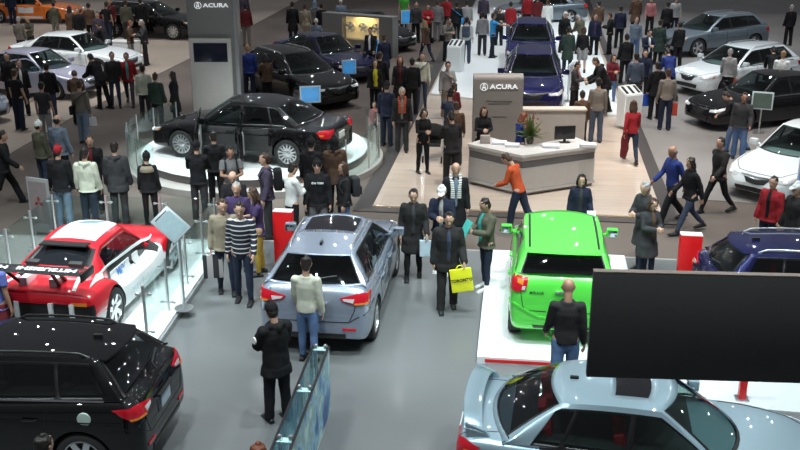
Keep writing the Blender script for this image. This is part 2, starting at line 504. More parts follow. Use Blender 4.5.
def make_car(name, sp, paintm, loc, heading, label, group=None, detail=2, wheel='multi', z=0., seatm=None, floorm=None, extras=None, darkrim=False):
    car = empty(name, (loc[0], loc[1], z), R(heading), label, 'car', group)
    OBB.append((loc[0], loc[1], R(heading), (sp['body'][-1][0]-sp['body'][0][0])/2+.05, sp['W']/2+.06))
    me, st = body_mesh(sp, [paintm, M_INT])
    link('body', me, car)
    V, F, rows = cabin(sp, st, paintm, car)
    nb = len(me.vertices)
    allV = [v.co.copy() for v in me.vertices]+[Vector(v) for v in V]
    allF = [tuple(p.vertices) for p in me.polygons if p.material_index == 0]+[tuple(a+nb for a in f) for f in F]
    sn = Snap(allV, allF)
    snb = Snap([v.co.copy() for v in me.vertices], [tuple(p.vertices) for p in me.polygons if p.material_index == 0])
    # dark deck that hides the painted deck under the glass, and seats
    c = sp['cab']
    dk, dF = [], []
    deckrows = [r for r in rows if .3 < r[0] < 2.8]
    for r in deckrows: 
        dk += [(r[1], r[2]*.90, r[3]+.055), (r[1], -r[2]*.90, r[3]+.055)]
    dF = [(2*i, 2*i+1, 2*i+3, 2*i+2) for i in range(len(deckrows)-1)]
    link('cabin_floor', pydata(dk, dF, M_INT), car)
    if detail >= 1:
        sm = seatm or M_INT; beltz = rows[len(rows)//2][3]
        sx = sp['axles'][0]-1.25
        for (x, y) in ((sx, .36), (sx, -.36), (sx-.82, .36), (sx-.82, -.36)):
            bm = seat_mesh(); bmesh.ops.translate(bm, verts=bm.verts[:], vec=(x, y, c['wtop'][2]-.13-1.38))
            # keep the part above the body deck
            bmesh.ops.bisect_plane(bm, geom=bm.verts[:]+bm.edges[:]+bm.faces[:], plane_co=(0, 0, beltz-.02), plane_no=(0, 0, 1), clear_inner=True)
            link('seat', tomesh(bm, sm), car)
    # wheels
    r, w = sp['wr'], sp.get('ww', .22)
    ty, rim, disc = wheel_meshes(r, w, wheel, darkrim)
    for ax in sp['axles']:
        for s in (1, -1):
            o = link('wheel', ty, car, (ax, s*(sp['W']/2-w/2-.015), r)); o.rotation_euler = (0, R(random.uniform(0, 70)), 0 if s > 0 else math.pi)
            link('rim', rim, o)
            if detail >= 1: link('brake_disc', disc, o)
    # mirrors
    if not sp.get('nomirror'):
        ru = [q for q in rows if q[0] >= .25][0]
        for s in (1, -1):
            bm = bmesh.new(); mx_, my_, mz_ = ru[1]+.02, ru[2]*s, ru[3]+.10
            tube(bm, [(mx_, my_*.96, mz_-.06), (mx_, my_+s*.08, mz_-.01)], .025, 8)
            vs = box(bm, mx_-.06, mx_+.08, my_+min(s*.07, s*.27), my_+max(s*.07, s*.27), mz_-.06, mz_+.09, .035)
            o = link('mirror', tomesh(bm, paintm), car)
            bm = bmesh.new(); box(bm, mx_-.072, mx_-.058, my_+min(s*.09, s*.25), my_+max(s*.09, s*.25), mz_-.04, mz_+.07, .004)
            link('mirror_glass', tomesh(bm, mat('mirror_glass', (.5, .55, .6), .05, 1.)), o)
    sp['feat'](sn, snb, car, sp, rows, paintm, detail)
    if extras: extras(sn, snb, car, sp, rows)
    return car
# generic features --------------------------------------------------
def seams(snb, car, sp, xs, zt, zb, y):
    for x0, x1 in xs:
        strip(snb, 'door_seam', [(x0, y, zt), (x1, y, zb)], .012, M_BLACK, car, True)
def handles(snb, car, pts, paintm):
    for (x, y, z) in pts:
        for s in (1, -1):
            q, n = snb.near((x, y*s, z)); bm = bmesh.new()
            tube(bm, [q+Vector((-.1, 0, 0)), q+Vector((-.08, s*.03, 0)), q+Vector((.08, s*.03, 0)), q+Vector((.1, 0, 0))], .014, 8)
            link('door_handle', tomesh(bm, paintm), car)
def plate(snb, car, x, y, z, back=True, txt=None, mt=None, w=.32, h=.16):
    q, n = snb.near((x, y, z)); n = Vector((n.x, n.y*.3, n.z)).normalized()
    u = Vector((0, -1, 0)) if back else Vector((0, 1, 0))
    m = frame(q+n*.012, u, Vector((0, 0, 1))) if abs(n.x) > .2 else frame(q, u, (0, 0, 1))
    bm = bmesh.new(); box(bm, -w/2, w/2, -h/2, h/2, -.02, .008, .004, mtx=m)
    o = link('licence_plate', tomesh(bm, mt or M_WHITE), car)
    return o
def feat_rvr(sn, snb, car, sp, rows, pm, d):
    xr, W = sp['body'][0][0], sp['W']/2
    # tail lights wrapping the corner
    patch(snb, 'tail_light', [(xr-.02, .42, 1.0), (xr+.04, .60, 1.035), (xr+.14, .84, 1.055), (xr+.34, .92, 1.05)],
          [(xr-.04, .46, .95), (xr-.0, .60, .90), (xr+.10, .84, .89), (xr+.22, .92, .95)], M_REDL, car, .018, 18, 6, True)
    patch(snb, 'turn_signal', [(xr-.02, .46, .985), (xr+.03, .64, .975)], [(xr-.02, .48, .95), (xr+.01, .62, .915)], M_CLR, car, .024, 6, 3, True)
    patch(snb, 'turn_signal', [(xr+.01, .64, .91), (xr+.14, .84, .91)], [(xr+.01, .64, .885), (xr+.12, .84, .885)], M_AMB, car, .024, 6, 3, True)
    patch(snb, 'number_plate_recess', [(xr-.05, .27, .88), (xr-.05, -.27, .88)], [(xr-.05, .25, .68), (xr-.05, -.25, .68)], mat('plate_recess', (.06, .06, .065), .5) if pm.name.endswith('black') else pm, car, .006, 10, 5)
    plate(snb, car, xr-.05, 0, .78, mt=mat('show_plate', (.55, .68, .78), .3))
    link('tailgate_handle', tomesh(_hb((xr-.045, xr+.01, -.24, .24, .895, .925)), M_CHROME if not pm.name.endswith('black') else M_BLACK), car)
    # bumper: dark lower band, reflectors, seam
    patch(snb, 'bumper_lip', [(xr-.02, .50, .40), (xr-.04, 0, .40), (xr-.02, -.50, .40)], [(xr+.02, .50, .30), (xr+.0, 0, .29), (xr+.02, -.50, .30)], M_BLACK, car, .01, 14, 4)
    patch(snb, 'reflector', [(xr, .45, .50), (xr+.04, .66, .50)], [(xr, .45, .46), (xr+.04, .66, .46)], M_REDL, car, .012, 6, 2, True)
    strip(snb, 'bumper_seam', [(xr+.45, W, .82), (xr+.14, .80, .76), (xr+.0, .55, .60), (xr-.02, .0, .585), ], .012, M_BLACK, car, True)
    strip(snb, 'tailgate_seam', [(xr+.16, .66, 1.02), (xr+.03, .64, .80), (xr, .56, .62)], .012, M_BLACK, car, True)
    if d < 2: pass
    seams(snb, car, sp, [(.85, .95), (-.02, .0), (-1.00, -.85)], .99, .30, W)
    strip(snb, 'body_crease', [(1.5, W, .80), (-1.9, W, .86)], .014, pm, car, True, .010)
    patch(snb, 'sill', [(1.0, W, .33), (-1.0, W, .33)], [(1.0, W, .24), (-1.0, W, .24)], M_BLACK, car, .008, 12, 3, True)
    handles(snb, car, [(.14, W, .84), (-.78, W, .86)], pm)
    strip(sn, 'window_moulding', [(.72, .82, 1.03), (-1.7, .82, 1.12)], .022, M_CHROME, car, True, .012)
    q, n = snb.near((-1.46, W, .90)); bm = bmesh.new()
    lathe(bm, [(.085, -.01), (.085, .008), (.07, .010)], 24, 'y', (q.x, q.y, q.z))
    bmesh.ops.recalc_face_normals(bm, faces=bm.faces[:])
    link('fuel_door', tomesh(bm, mat('fuel_sticker', (.50, .62, .56), .5) if pm.name.endswith('black') else pm), car)
    # spoiler at roof end, wiper
    e = [r for r in rows if r[0] >= 2][0]
    bm = bmesh.new(); pts = []
    n_ = 12; z0 = e[8]
    for k in range(n_+1):
        v = -1+2*k/n_; x = e[7]+(e[4]-e[7])*v*v; z = z0-(.035)*v*v; y = v*e[5]*.98
        pts.append([(x+.10, y, z+.012), (x-.10, y, z+.004), (x-.115, y, z-.012), (x+.02, y, z-.045)])
    rv = [[bm.verts.new(p) for p in r_] for r_ in pts]
    for i in range(n_):
        for k in range(4): bm.faces.new((rv[i][k], rv[i][(k+1) % 4], rv[i+1][(k+1) % 4], rv[i+1][k]))
    bm.faces.new(rv[0]); bm.faces.new(rv[-1]); bmesh.ops.recalc_face_normals(bm, faces=bm.faces[:])
    link('roof_spoiler', tomesh(bm, pm), car)
    for s in (1, -1):
        bm = bmesh.new(); P = []
        for k in range(11):
            rr = min(rows, key=lambda a: abs(a[0]-(1.05+.9*k/10)))
            P.append((rr[4], s*(rr[5]-.035), rr[6]+(.045 if 0 < k < 10 else .0)))
        tube(bm, P, .016, 8); link('roof_rail', tomesh(bm, M_BLACK if pm.name.endswith('black') else M_STEEL), car)
    front_generic(snb, car, sp, pm, d)
    bm = bmesh.new(); tube(bm, [(xr+.09, .0, 1.17), (xr+.14, -.02, 1.23), (xr+.20, -.34, 1.27)], .012, 6)
    link('rear_wiper', tomesh(bm, M_BLACK), car)
    bm = bmesh.new(); box(bm, -1.42, -1.30, -.02, .02, z0+.0, z0+.06, .01); link('roof_aerial', tomesh(bm, M_BLACK), car)
def _hb(d, bev=.008):
    bm = bmesh.new(); box(bm, *d, bev=bev); return bm
def front_generic(snb, car, sp, pm, d=1, grille='bar', lm=None):
    xf = sp['body'][-1][0]; W = sp['W']/2; h = sp.get('hl', .72)
    patch(snb, 'headlight', [(xf+.0, W*.50, h+.04), (xf-.10, W*.80, h+.07), (xf-.42, W*.97, h+.12)],
          [(xf+.0, W*.55, h-.06), (xf-.06, W*.80, h-.07), (xf-.25, W*.98, h-.02)], M_CLR, car, .012, 14, 5, True)
    if d >= 1:
        for s in (1, -1):
            q, n = snb.near((xf-.06, s*W*.74, h)); bm = bmesh.new()
            bmesh.ops.create_uvsphere(bm, u_segments=12, v_segments=8, radius=.05, matrix=Matrix.Translation(q+n*.0))
            link('lamp', tomesh(bm, mat('lamp_glow', (.9, .93, 1.), .1, 0, 1., emit=.5)), car)
        patch(snb, 'side_marker', [(xf-.28, W, h+.01), (xf-.40, W, h+.05)], [(xf-.26, W, h-.03), (xf-.36, W, h+.0)], M_AMB, car, .018, 5, 2, True)
    if grille == 'shield':
        patch(snb, 'grille', [(xf+.02, .34, h+.04), (xf+.04, 0, h+.05), (xf+.02, -.34, h+.04)], [(xf+.02, .22, h-.17), (xf+.04, 0, h-.19), (xf+.02, -.22, h-.17)], M_BLACK, car, .008, 12, 5)
        patch(snb, 'grille_bar', [(xf+.02, .42, h+.075), (xf+.04, 0, h+.05), (xf+.02, -.42, h+.075)], [(xf+.02, .36, h+.01), (xf+.04, 0, h-.06), (xf+.02, -.36, h+.01)], M_CHROME, car, .022, 14, 4)
    else:
        patch(snb, 'grille', [(xf+.02, .42, h+.02), (xf+.04, 0, h+.03), (xf+.02, -.42, h+.02)], [(xf+.02, .50, h-.26), (xf+.04, 0, h-.28), (xf+.02, -.50, h-.26)], M_BLACK, car, .008, 12, 5)
    patch(snb, 'air_intake', [(xf, .48, h-.28), (xf+.02, 0, h-.27), (xf, -.48, h-.28)], [(xf, .44, h-.40), (xf+.02, 0, h-.41), (xf, -.44, h-.40)], M_BLACK, car, .012, 12, 4)
    c = sp['cab']; hx = c['front'][0]+.02
    strip(snb, 'bonnet_seam', [(hx-.2, W*.86, 1.05), (xf-.45, W*.84, .95), (xf-.10, W*.55, .80), (xf-.02, 0, .80)], .012, M_BLACK, car, True)
def scaled(sp, sx, sy, sz, **kw):
    q = dict(sp); q['body'] = [(x*sx, h*sy, b*sz, t*sz) for x, h, b, t in sp['body']]
    q['W'] = sp['W']*sy; q['axles'] = [a*sx for a in sp['axles']]; q['hl'] = sp.get('hl', .72)*sz
    c = dict(sp['cab'])
    c['front'] = tuple(a*sx for a in c['front']); c['back'] = tuple(a*sx for a in c['back'])
    for k in ('wtop', 'rtop'): a = c[k]; c[k] = (a[0]*sx, a[1]*sx, a[2]*sz)
    c['yr'] *= sy; c['yr2'] = c.get('yr2', sp['cab']['yr'])*sy
    c['low'] = [(u, x*sx) for u, x in c['low']]
    q['cab'] = c; q['sx'] = sp.get('sx', 1)*sx; q['sz'] = sp.get('sz', 1)*sz; q.update(kw); return q
RVR = dict(W=1.77, wr=.345, axles=(1.29, -1.38), hl=.76,
  body=[(-2.15,.62,.44,.72),(-2.14,.74,.34,.90),(-2.07,.82,.28,1.08),(-1.92,.86,.26,1.145),(-1.4,.885,.24,1.13),(-.5,.885,.20,1.07),(.5,.885,.20,1.03),
        (1.0,.89,.21,1.01),(1.45,.885,.23,.95),(1.85,.84,.24,.87),(2.05,.76,.26,.78),(2.12,.66,.30,.66),(2.15,.5,.38,.56)],
  cab=dict(front=(1.14,.80), wtop=(.22,.04,1.53), rtop=(-1.66,-1.54,1.54), back=(-2.04,-1.93), yr=.56, yr2=.51,
    low=[(0,.80),(1,.04),(1.5,-.80),(1.70,-1.16),(1.93,-1.70),(2,-1.80),(3,-1.94)], windows=[(.12,1.16),(1.20,1.67),(1.70,1.93)], tt=.84, rear=(2.04,2.9), rv=.92),
  pillars=None, feat=feat_rvr)
RVR['pillars'] = [.12,1.16,1.20,1.67,1.70,1.93,2.04]
def feat_mirage(sn, snb, car, sp, rows, pm, d):
    xr, W = sp['body'][0][0], sp['W']/2
    for s in (1,):
        patch(snb, 'tail_light', [(xr+.04, .53, 1.15), (xr+.10, .68, 1.18), (xr+.24, .78, 1.15)], [(xr-.0, .56, .93), (xr+.05, .70, .89), (xr+.17, .80, .95)], M_REDL, car, .022, 12, 8, True)
        patch(snb, 'turn_signal', [(xr+.03, .60, 1.09), (xr+.09, .69, 1.10)], [(xr+.02, .61, 1.0), (xr+.07, .69, 1.02)], M_AMB, car, .028, 5, 4, True)
        patch(snb, 'reversing_light', [(xr+.01, .57, .99), (xr+.02, .62, .99)], [(xr+.01, .58, .93), (xr+.02, .63, .93)], M_CLR, car, .028, 5, 4, True)
    patch(snb, 'number_plate_recess', [(xr-.05, .25, .62), (xr-.05, -.25, .62)], [(xr-.05, .25, .50), (xr-.05, -.25, .50)], pm, car, .006, 8, 4)
    link('tailgate_handle', tomesh(_hb((xr-.035, xr+.02, -.13, .13, .91, .94)), M_CHROME), car)
    snap_text(snb, 'badge', '', M_CHROME, car, (xr, 0, 1.03), (0, -1, 0), (0, 0, 1), 1, me=diamonds(.11), off=.014)
    snap_text(snb, 'badge_lettering', 'MIRAGE', M_BLACK, car, (xr, .50, .775) if False else (xr, .40, .89), (0, -1, 0), (0, 0, 1), .062, .001, off=.008)
    strip(snb, 'tailgate_seam', [(xr+.12, .66, 1.0), (xr+.03, .60, .66), (xr, .54, .60), (xr, 0, .585)], .010, M_BLACK, car, True)
    strip(snb, 'bumper_crease', [(xr+.3, W, .66), (xr+.05, .72, .70), (xr, .35, .50), (xr, 0, .47)], .03, pm, car, True, .014)
    patch(snb, 'bumper_mesh', [(xr, .45, .36), (xr-.02, 0, .36), (xr, -.45, .36)], [(xr, .42, .31), (xr-.02, 0, .31), (xr, -.42, .31)], M_BLACK, car, .01, 10, 3)
    patch(snb, 'number_plate_shadow_gap', [(xr-.02, .16, .64), (xr-.02, -.16, .64)], [(xr-.02, .16, .625), (xr-.02, -.16, .625)], M_BLACK, car, .012, 6, 2)
    seams(snb, car, sp, [(.80, .85), (-.12, -.10), (-.95, -.82)], .95, .28, W)
    handles(snb, car, [(.02, W, .80), (-.85, W, .82)], pm)
    bm = bmesh.new(); tube(bm, [(xr+.05, .02, .99), (xr+.07, -.05, 1.03), (xr+.11, .42, 1.09)], .012, 6); link('rear_wiper', tomesh(bm, M_BLACK), car)
    e = [r for r in rows if r[0] >= 2][0]; n_ = 12; pts = []
    for k in range(n_+1):
        v = -1+2*k/n_; x = e[7]+(e[4]-e[7])*v*v; z = e[8]-.03*v*v; y = v*e[5]*.97
        pts.append([(x+.10, y, z+.012), (x-.12, y, z+.012), (x-.13, y, z-.004), (x+.02, y, z-.04)])
    bm = bmesh.new(); rv = [[bm.verts.new(p) for p in r_] for r_ in pts]
    for i in range(n_):
        for k in range(4): bm.faces.new((rv[i][k], rv[i][(k+1) % 4], rv[i+1][(k+1) % 4], rv[i+1][k]))
    bm.faces.new(rv[0]); bm.faces.new(rv[-1]); bmesh.ops.recalc_face_normals(bm, faces=bm.faces[:])
    link('roof_spoiler', tomesh(bm, pm), car)
    for s in (1, -1):
        strip(sn, 'roof_moulding', [(.15, s*.53, 1.5), (-1.35, s*.53, 1.5)], .035, M_BLACK, car, False, .006)
    front_generic(snb, car, sp, pm, d)
MIRAGE = dict(W=1.665, wr=.29, axles=(1.16, -1.26), hl=.70,
  body=[(-1.84,.62,.42,.68),(-1.83,.72,.32,.88),(-1.77,.78,.26,1.08),(-1.64,.80,.24,1.15),(-1.29,.825,.21,1.12),(-.4,.82,.19,1.02),(.4,.82,.19,.95),
        (.9,.83,.20,.94),(1.2,.83,.21,.90),(1.6,.78,.23,.80),(1.8,.68,.25,.68),(1.87,.5,.32,.54)],
  cab=dict(front=(1.12,.82), wtop=(.42,.22,1.48), rtop=(-1.50,-1.40,1.46), back=(-1.79,-1.70), yr=.60, yr2=.585,
    low=[(0,.82),(1,.22),(1.5,-.62),(1.80,-1.26),(2,-1.52),(3,-1.70)], windows=[(.12,1.18),(1.23,1.70)], tt=.84, rear=(2.06,2.86), rv=.92, crown=.022),
  pillars=[.12,1.18,1.23,1.70,2.06,2.86], feat=feat_mirage)
def feat_sedan(sn, snb, car, sp, rows, pm, d):
    xr, W, sz = sp['body'][0][0], sp['W']/2, sp.get('sz', 1)
    k = W/.905
    patch(snb, 'tail_light', [(xr+.0, .40*k, .93*sz), (xr+.05, .68*k, .95*sz), (xr+.28, .86*k, .93*sz)], [(xr, .46*k, .84*sz), (xr+.03, .66*k, .76*sz), (xr+.16, .84*k, .78*sz)], M_REDL, car, .014, 12, 5, True)
    patch(snb, 'turn_signal', [(xr+.10, .80*k, .87*sz), (xr+.2, .86*k, .87*sz)], [(xr+.10, .80*k, .83*sz), (xr+.18, .86*k, .83*sz)], M_AMB, car, .020, 5, 2, True)
    plate(snb, car, xr-.05, 0, .72*sz)
    strip(snb, 'boot_seam', [(xr+.50, .62*k, 1.06*sz), (xr+.10, .64*k, 1.0*sz), (xr, .6*k, .68*sz), (xr, 0, .66*sz)], .010, M_BLACK, car, True)
    strip(snb, 'bumper_seam', [(xr+.55, W, .76*sz), (xr+.1, .78*k, .72*sz)], .010, M_BLACK, car, True)
    x = sp['sx'] if 'sx' in sp else 1
    seams(snb, car, sp, [(.88*x, .98*x), (-.12*x, -.10*x), (-1.02*x, -.90*x)], .93*sz, .28, W)
    handles(snb, car, [(.06*x, W, .80*sz), (-.88*x, W, .83*sz)], pm)
    strip(sn, 'window_moulding', [(.75*x, W*.91, .935*sz), (-1.15*x, W*.91, .98*sz)], .02, M_CHROME if d < 2 else M_BLACK, car, True, .01)
    strip(snb, 'body_crease', [(1.9*x, W, .68*sz), (-2.0*x, W, .80*sz)], .014, pm, car, True, .012)
    front_generic(snb, car, sp, pm, d, sp.get('grille', 'shield'))
SEDAN = dict(W=1.81, wr=.335, axles=(1.34, -1.31), hl=.66, sx=1, sz=1,
  body=[(-2.26,.60,.42,.72),(-2.25,.74,.33,.90),(-2.17,.82,.28,1.00),(-1.95,.87,.25,1.03),(-1.35,.905,.22,1.02),(-.5,.885,.19,.97),(.4,.88,.19,.94),
        (.95,.89,.20,.93),(1.35,.905,.21,.89),(1.8,.87,.22,.80),(2.08,.78,.22,.70),(2.2,.66,.24,.58),(2.26,.5,.30,.46)],
  cab=dict(front=(1.14,.82), wtop=(.38,.16,1.45), rtop=(-1.02,-.90,1.43), back=(-1.76,-1.56), yr=.57, yr2=.53,
    low=[(0,.82),(1,.16),(1.6,-.62),(2.12,-1.30),(3,-1.56)], windows=[(.12,1.24),(1.30,1.82),(1.86,2.10)], tt=.84, rear=(2.06,2.88), rv=.92),
  pillars=[.12,1.24,1.30,1.82,1.86,2.06,2.10,2.88], feat=feat_sedan)
SUV = scaled(RVR, 1.12, 1.09, 1.0, wr=.375)
def feat_suv(sn, snb, car, sp, rows, pm, d):
    xr, W, sz, x = sp['body'][0][0], sp['W']/2, sp['sz'], sp['sx']
    patch(snb, 'tail_light', [(xr, .45, .95*sz), (xr+.06, .75, .98*sz), (xr+.30, .95, .98*sz)], [(xr, .5, .85*sz), (xr+.04, .75, .80*sz), (xr+.22, .95, .84*sz)], M_REDL, car, .016, 12, 4, True)
    plate(snb, car, xr-.05, 0, .72*sz)
    seams(snb, car, sp, [(.85*x, .95*x), (-.02, .0), (-1.00*x, -.85*x)], .99*sz, .30, W)
    handles(snb, car, [(.16, W, .86*sz), (-.88, W, .88*sz)], pm)
    strip(sn, 'window_moulding', [(.72*x, W*.93, 1.0*sz), (-1.7*x, W*.93, 1.04*sz)], .022, M_CHROME, car, True, .012)
    strip(snb, 'body_crease', [(1.5*x, W, .66*sz), (-1.9*x, W, .80*sz)], .014, pm, car, True, .012)
    patch(snb, 'sill', [(1.0*x, W, .33), (-1.0*x, W, .33)], [(1.0*x, W, .24), (-1.0*x, W, .24)], M_BLACK, car, .008, 12, 3, True)
    for s in (1, -1):
        bm = bmesh.new(); P = []
        for k in range(11):
            rr = min(rows, key=lambda a: abs(a[0]-(1.05+.9*k/10)))
            P.append((rr[4], s*(rr[5]-.035), rr[6]+(.045 if 0 < k < 10 else .0)))
        tube(bm, P, .016, 8); link('roof_rail', tomesh(bm, M_STEEL), car)
    front_generic(snb, car, sp, pm, d, 'shield')
SUV['feat'] = feat_suv
TL = scaled(SEDAN, 1.085, 1.035, 1.0, wr=.35)
EVO = dict(SEDAN, wr=.335, body=[(x+(.17 if x < -1.9 else 0), a, b, c) for x, a, b, c in SEDAN['body']], cab=dict(SEDAN['cab'], clear=True), grille='bar')
COUPEISH = scaled(SEDAN, 1.03, 1.0, .99)
RACE = dict(W=1.96, wr=.335, axles=(1.22, -1.25), hl=.50, nomirror=True,
  body=[(-2.02,.84,.42,.66),(-2.00,.93,.34,.80),(-1.90,.97,.30,.88),(-1.5,.98,.26,.90),(-1.1,.97,.22,.80),(-.80,.95,.14,.60),(-.2,.94,.13,.56),(.4,.94,.13,.57),(.75,.95,.14,.68),
        (1.0,.97,.20,.80),(1.4,.97,.20,.78),(1.75,.90,.16,.62),(1.98,.74,.15,.46),(2.06,.5,.18,.34)],
  cab=dict(front=(1.02,.80), wtop=(.32,.12,1.24), rtop=(-.80,-.70,1.22), back=(-1.62,-1.48), by=.70, yr=.52, yr2=.50, t0=.52,
    low=[(0,.80),(1,.12),(2,-.70),(3,-1.48)], windows=[(.30,2.2)], tt=.90, rear=(2.10,2.62), rv=.80, tb=.05, crown=.05, darkrear=True),
  pillars=[.30, 2.1, 2.2, 2.62])
def spot(x, y, z, e, size=.15, ang=70, aim=None, col=(1, .98, .96), blend=.6):
    l = bpy.data.lights.new('spot_lamp', 'SPOT'); l.energy = e; l.shadow_soft_size = size; l.spot_size = R(ang); l.spot_blend = blend; l.color = col
    o = bpy.data.objects.new('spot_lamp', l); COL.objects.link(o); o.location = (x, y, z)
    if aim is not None:
        d = Vector(aim)-Vector((x, y, z)); o.rotation_euler = d.to_track_quat('-Z', 'Y').to_euler()
    return o
# ------------------------------------------------------------------ hall floor and stands
GA = R(-7.5)                                   # the stands are turned 7.5 degrees clockwise
gx = Vector((math.cos(GA), math.sin(GA), 0)); gy = Vector((-math.sin(GA), math.cos(GA), 0))
def struct(name, me, **kw):
    o = link(name, me, **kw); o['kind'] = 'structure'; return o
def poly(name, pts, z0, z1, m, kind='structure'):
    bm = bmesh.new(); prism(bm, [(p[0], p[1]) for p in pts], z0, z1); o = link(name, tomesh(bm, m, False)); 
    if kind: o['kind'] = kind
    return o
def floor_mat(name, c1, c2, rough, sc=.6, fine=60., coat=0., bump=.0):
    m = mat(name, c1, rough, 0, coat, 0, coatr=.12); nt = m.node_tree; N = nt.nodes; L = nt.links
    tc = N.new('ShaderNodeTexCoord'); a = N.new('ShaderNodeTexNoise'); a.inputs['Scale'].default_value = sc; a.inputs['Detail'].default_value = 5
    b = N.new('ShaderNodeTexNoise'); b.inputs['Scale'].default_value = fine
    L.new(tc.outputs['Object'], a.inputs[0]); L.new(tc.outputs['Object'], b.inputs[0])
    ad = N.new('ShaderNodeMath'); ad.operation = 'MULTIPLY_ADD'; ad.inputs[1].default_value = .35; L.new(b.outputs['Fac'], ad.inputs[0]); L.new(a.outputs['Fac'], ad.inputs[2])
    mr = N.new('ShaderNodeMapRange'); mr.inputs['From Min'].default_value = .45; mr.inputs['From Max'].default_value = .9; L.new(ad.outputs[0], mr.inputs['Value'])
    mx = N.new('ShaderNodeMix'); mx.data_type = 'RGBA'; mx.inputs[6].default_value = tuple(c1)+(1,); mx.inputs[7].default_value = tuple(c2)+(1,)
    L.new(mr.outputs[0], mx.inputs[0]); L.new(mx.outputs[2], N['Principled BSDF'].inputs['Base Color'])
    return m
def plank_mat():
    m = mat('pale_planks', (.5, .42, .35), .28, coat=.3, var=0, coatr=.1); nt = m.node_tree; N = nt.nodes; L = nt.links
    tc = N.new('ShaderNodeTexCoord'); mp = N.new('ShaderNodeMapping'); mp.inputs['Rotation'].default_value = (0, 0, -GA); L.new(tc.outputs['Object'], mp.inputs[0])
    br = N.new('ShaderNodeTexBrick'); br.inputs['Scale'].default_value = 1.; br.inputs['Brick Width'].default_value = 3.2; br.inputs['Row Height'].default_value = .9
    br.inputs['Mortar Size'].default_value = .004; br.inputs['Color1'].default_value = (.44, .335, .25, 1); br.inputs['Color2'].default_value = (.56, .44, .34, 1); br.inputs['Mortar'].default_value = (.3, .25, .2, 1)
    L.new(mp.outputs[0], br.inputs[0])
    wv = N.new('ShaderNodeTexNoise'); wv.inputs['Scale'].default_value = 2.; mp2 = N.new('ShaderNodeMapping'); mp2.inputs['Scale'].default_value = (.4, 5, 1); L.new(mp.outputs[0], mp2.inputs[0]); L.new(mp2.outputs[0], wv.inputs[0])
    mx = N.new('ShaderNodeMix'); mx.data_type = 'RGBA'; mx.blend_type = 'MULTIPLY'; mx.inputs[0].default_value = .5
    L.new(br.outputs[0], mx.inputs[6]); L.new(wv.outputs['Fac'], mx.inputs[7]); 
    g = N.new('ShaderNodeBrightContrast'); g.inputs['Bright'].default_value = .12; L.new(mx.outputs[2], g.inputs[0]); L.new(g.outputs[0], N['Principled BSDF'].inputs['Base Color'])
    return m
M_CARPET = floor_mat('brown_grey_carpet', (.085, .068, .058), (.13, .105, .09), .75)
M_GREYF = floor_mat('grey_floor', (.115, .122, .125), (.15, .158, .162), .36, .35, 90, .15)
M_WPLAT = mat('white_platform', (.80, .84, .84), .35, var=.02, coat=.2)
M_WGREY = floor_mat('pale_grey_floor', (.34, .33, .32), (.42, .41, .40), .4)
poly('floor', [(-45, -4), (45, -4), (45, 95), (-45, 95)], -.2, 0, M_CARPET)
# grey booth floor of the foreground
E1 = G(480, 252)
_q1, _q0 = G(226, 247), G(160, 345)
E0 = E1+gx*(_q1-E1).dot(gx)
poly('floor_grey_booth', [E0, E1+gx*16, E1+gx*16-gy*17, E1-gx*12.5-gy*17, E1-gx*12.5-gy*6, _q0-gx*.3-gy*.4], 0, .012, M_GREYF)
strip_ = poly('trim_1', [E0, E1+gx*16, E1+gx*16+gy*.07, E0+gy*.07], 0, .02, mat('floor_edge_strip', (.30, .29, .28), .4))
# pale stone-wood floor of the back booth
A0, A1 = G(372, 208), G(662, 214)
yv = Vector((A0.x, A0.y)) ; wA = (A1-A0).dot(gx)
B0 = A0; B1 = A0+gx*wA
poly('floor_pale_planks', [B0, B1, B1+gy*52, B0+gy*52], 0, .02, plank_mat())
poly('trim_2', [B0-gx*.38-gy*.30, B0, B0+gy*52, B0-gx*.38+gy*52], 0, .03, mat('dark_border', (.05, .045, .045), .5))
poly('trim_3', [B1, B1+gx*.30, B1+gx*.30+gy*52, B1+gy*52], 0, .03, MATS['dark_border'])
poly('trim_4', [B0-gx*.38-gy*.30, B1+gx*.30-gy*.30, B1+gx*.30, B0-gx*.0], 0, .026, mat('front_border', (.07, .06, .055), .35))
poly('trim_5', [B0-gx*.0, B1, B1+gy*.10, B0+gy*.10], 0, .034, mat('brass_edge', (.65, .48, .32), .2, .7))
# white display platforms
W0 = G(430, 96)
d0 = (W0-B0).dot(gy)
poly('floor_white_platform', [B0+gx*.10+gy*d0, B1-gx*.15+gy*(d0-2.5), B1-gx*.15+gy*45, B0+gx*.10+gy*45], .02, .10, M_WPLAT)
# pale aisle floors at left and right, outside the back booth
poly('floor_left_stand', [G(-60, 190)+Vector((0, 0, 0)), G(0, 160), G(75, 116), G(135, 86), G(203, 52), G(296, 2), G(330, -20), G(200, -20), G(0, 8), G(-90, 90)], 0, .015, floor_mat('pale_left_floor', (.32, .265, .215), (.40, .34, .285), .42))
poly('floor_right_stand', [B1+gx*.32+gy*1.6, B1+gx*14+gy*.4, B1+gx*22+gy*20, B1+gx*14+gy*48, B1+gx*.32+gy*48], 0, .014, floor_mat('mid_grey_aisle', (.19, .18, .172), (.25, .24, .232), .38))
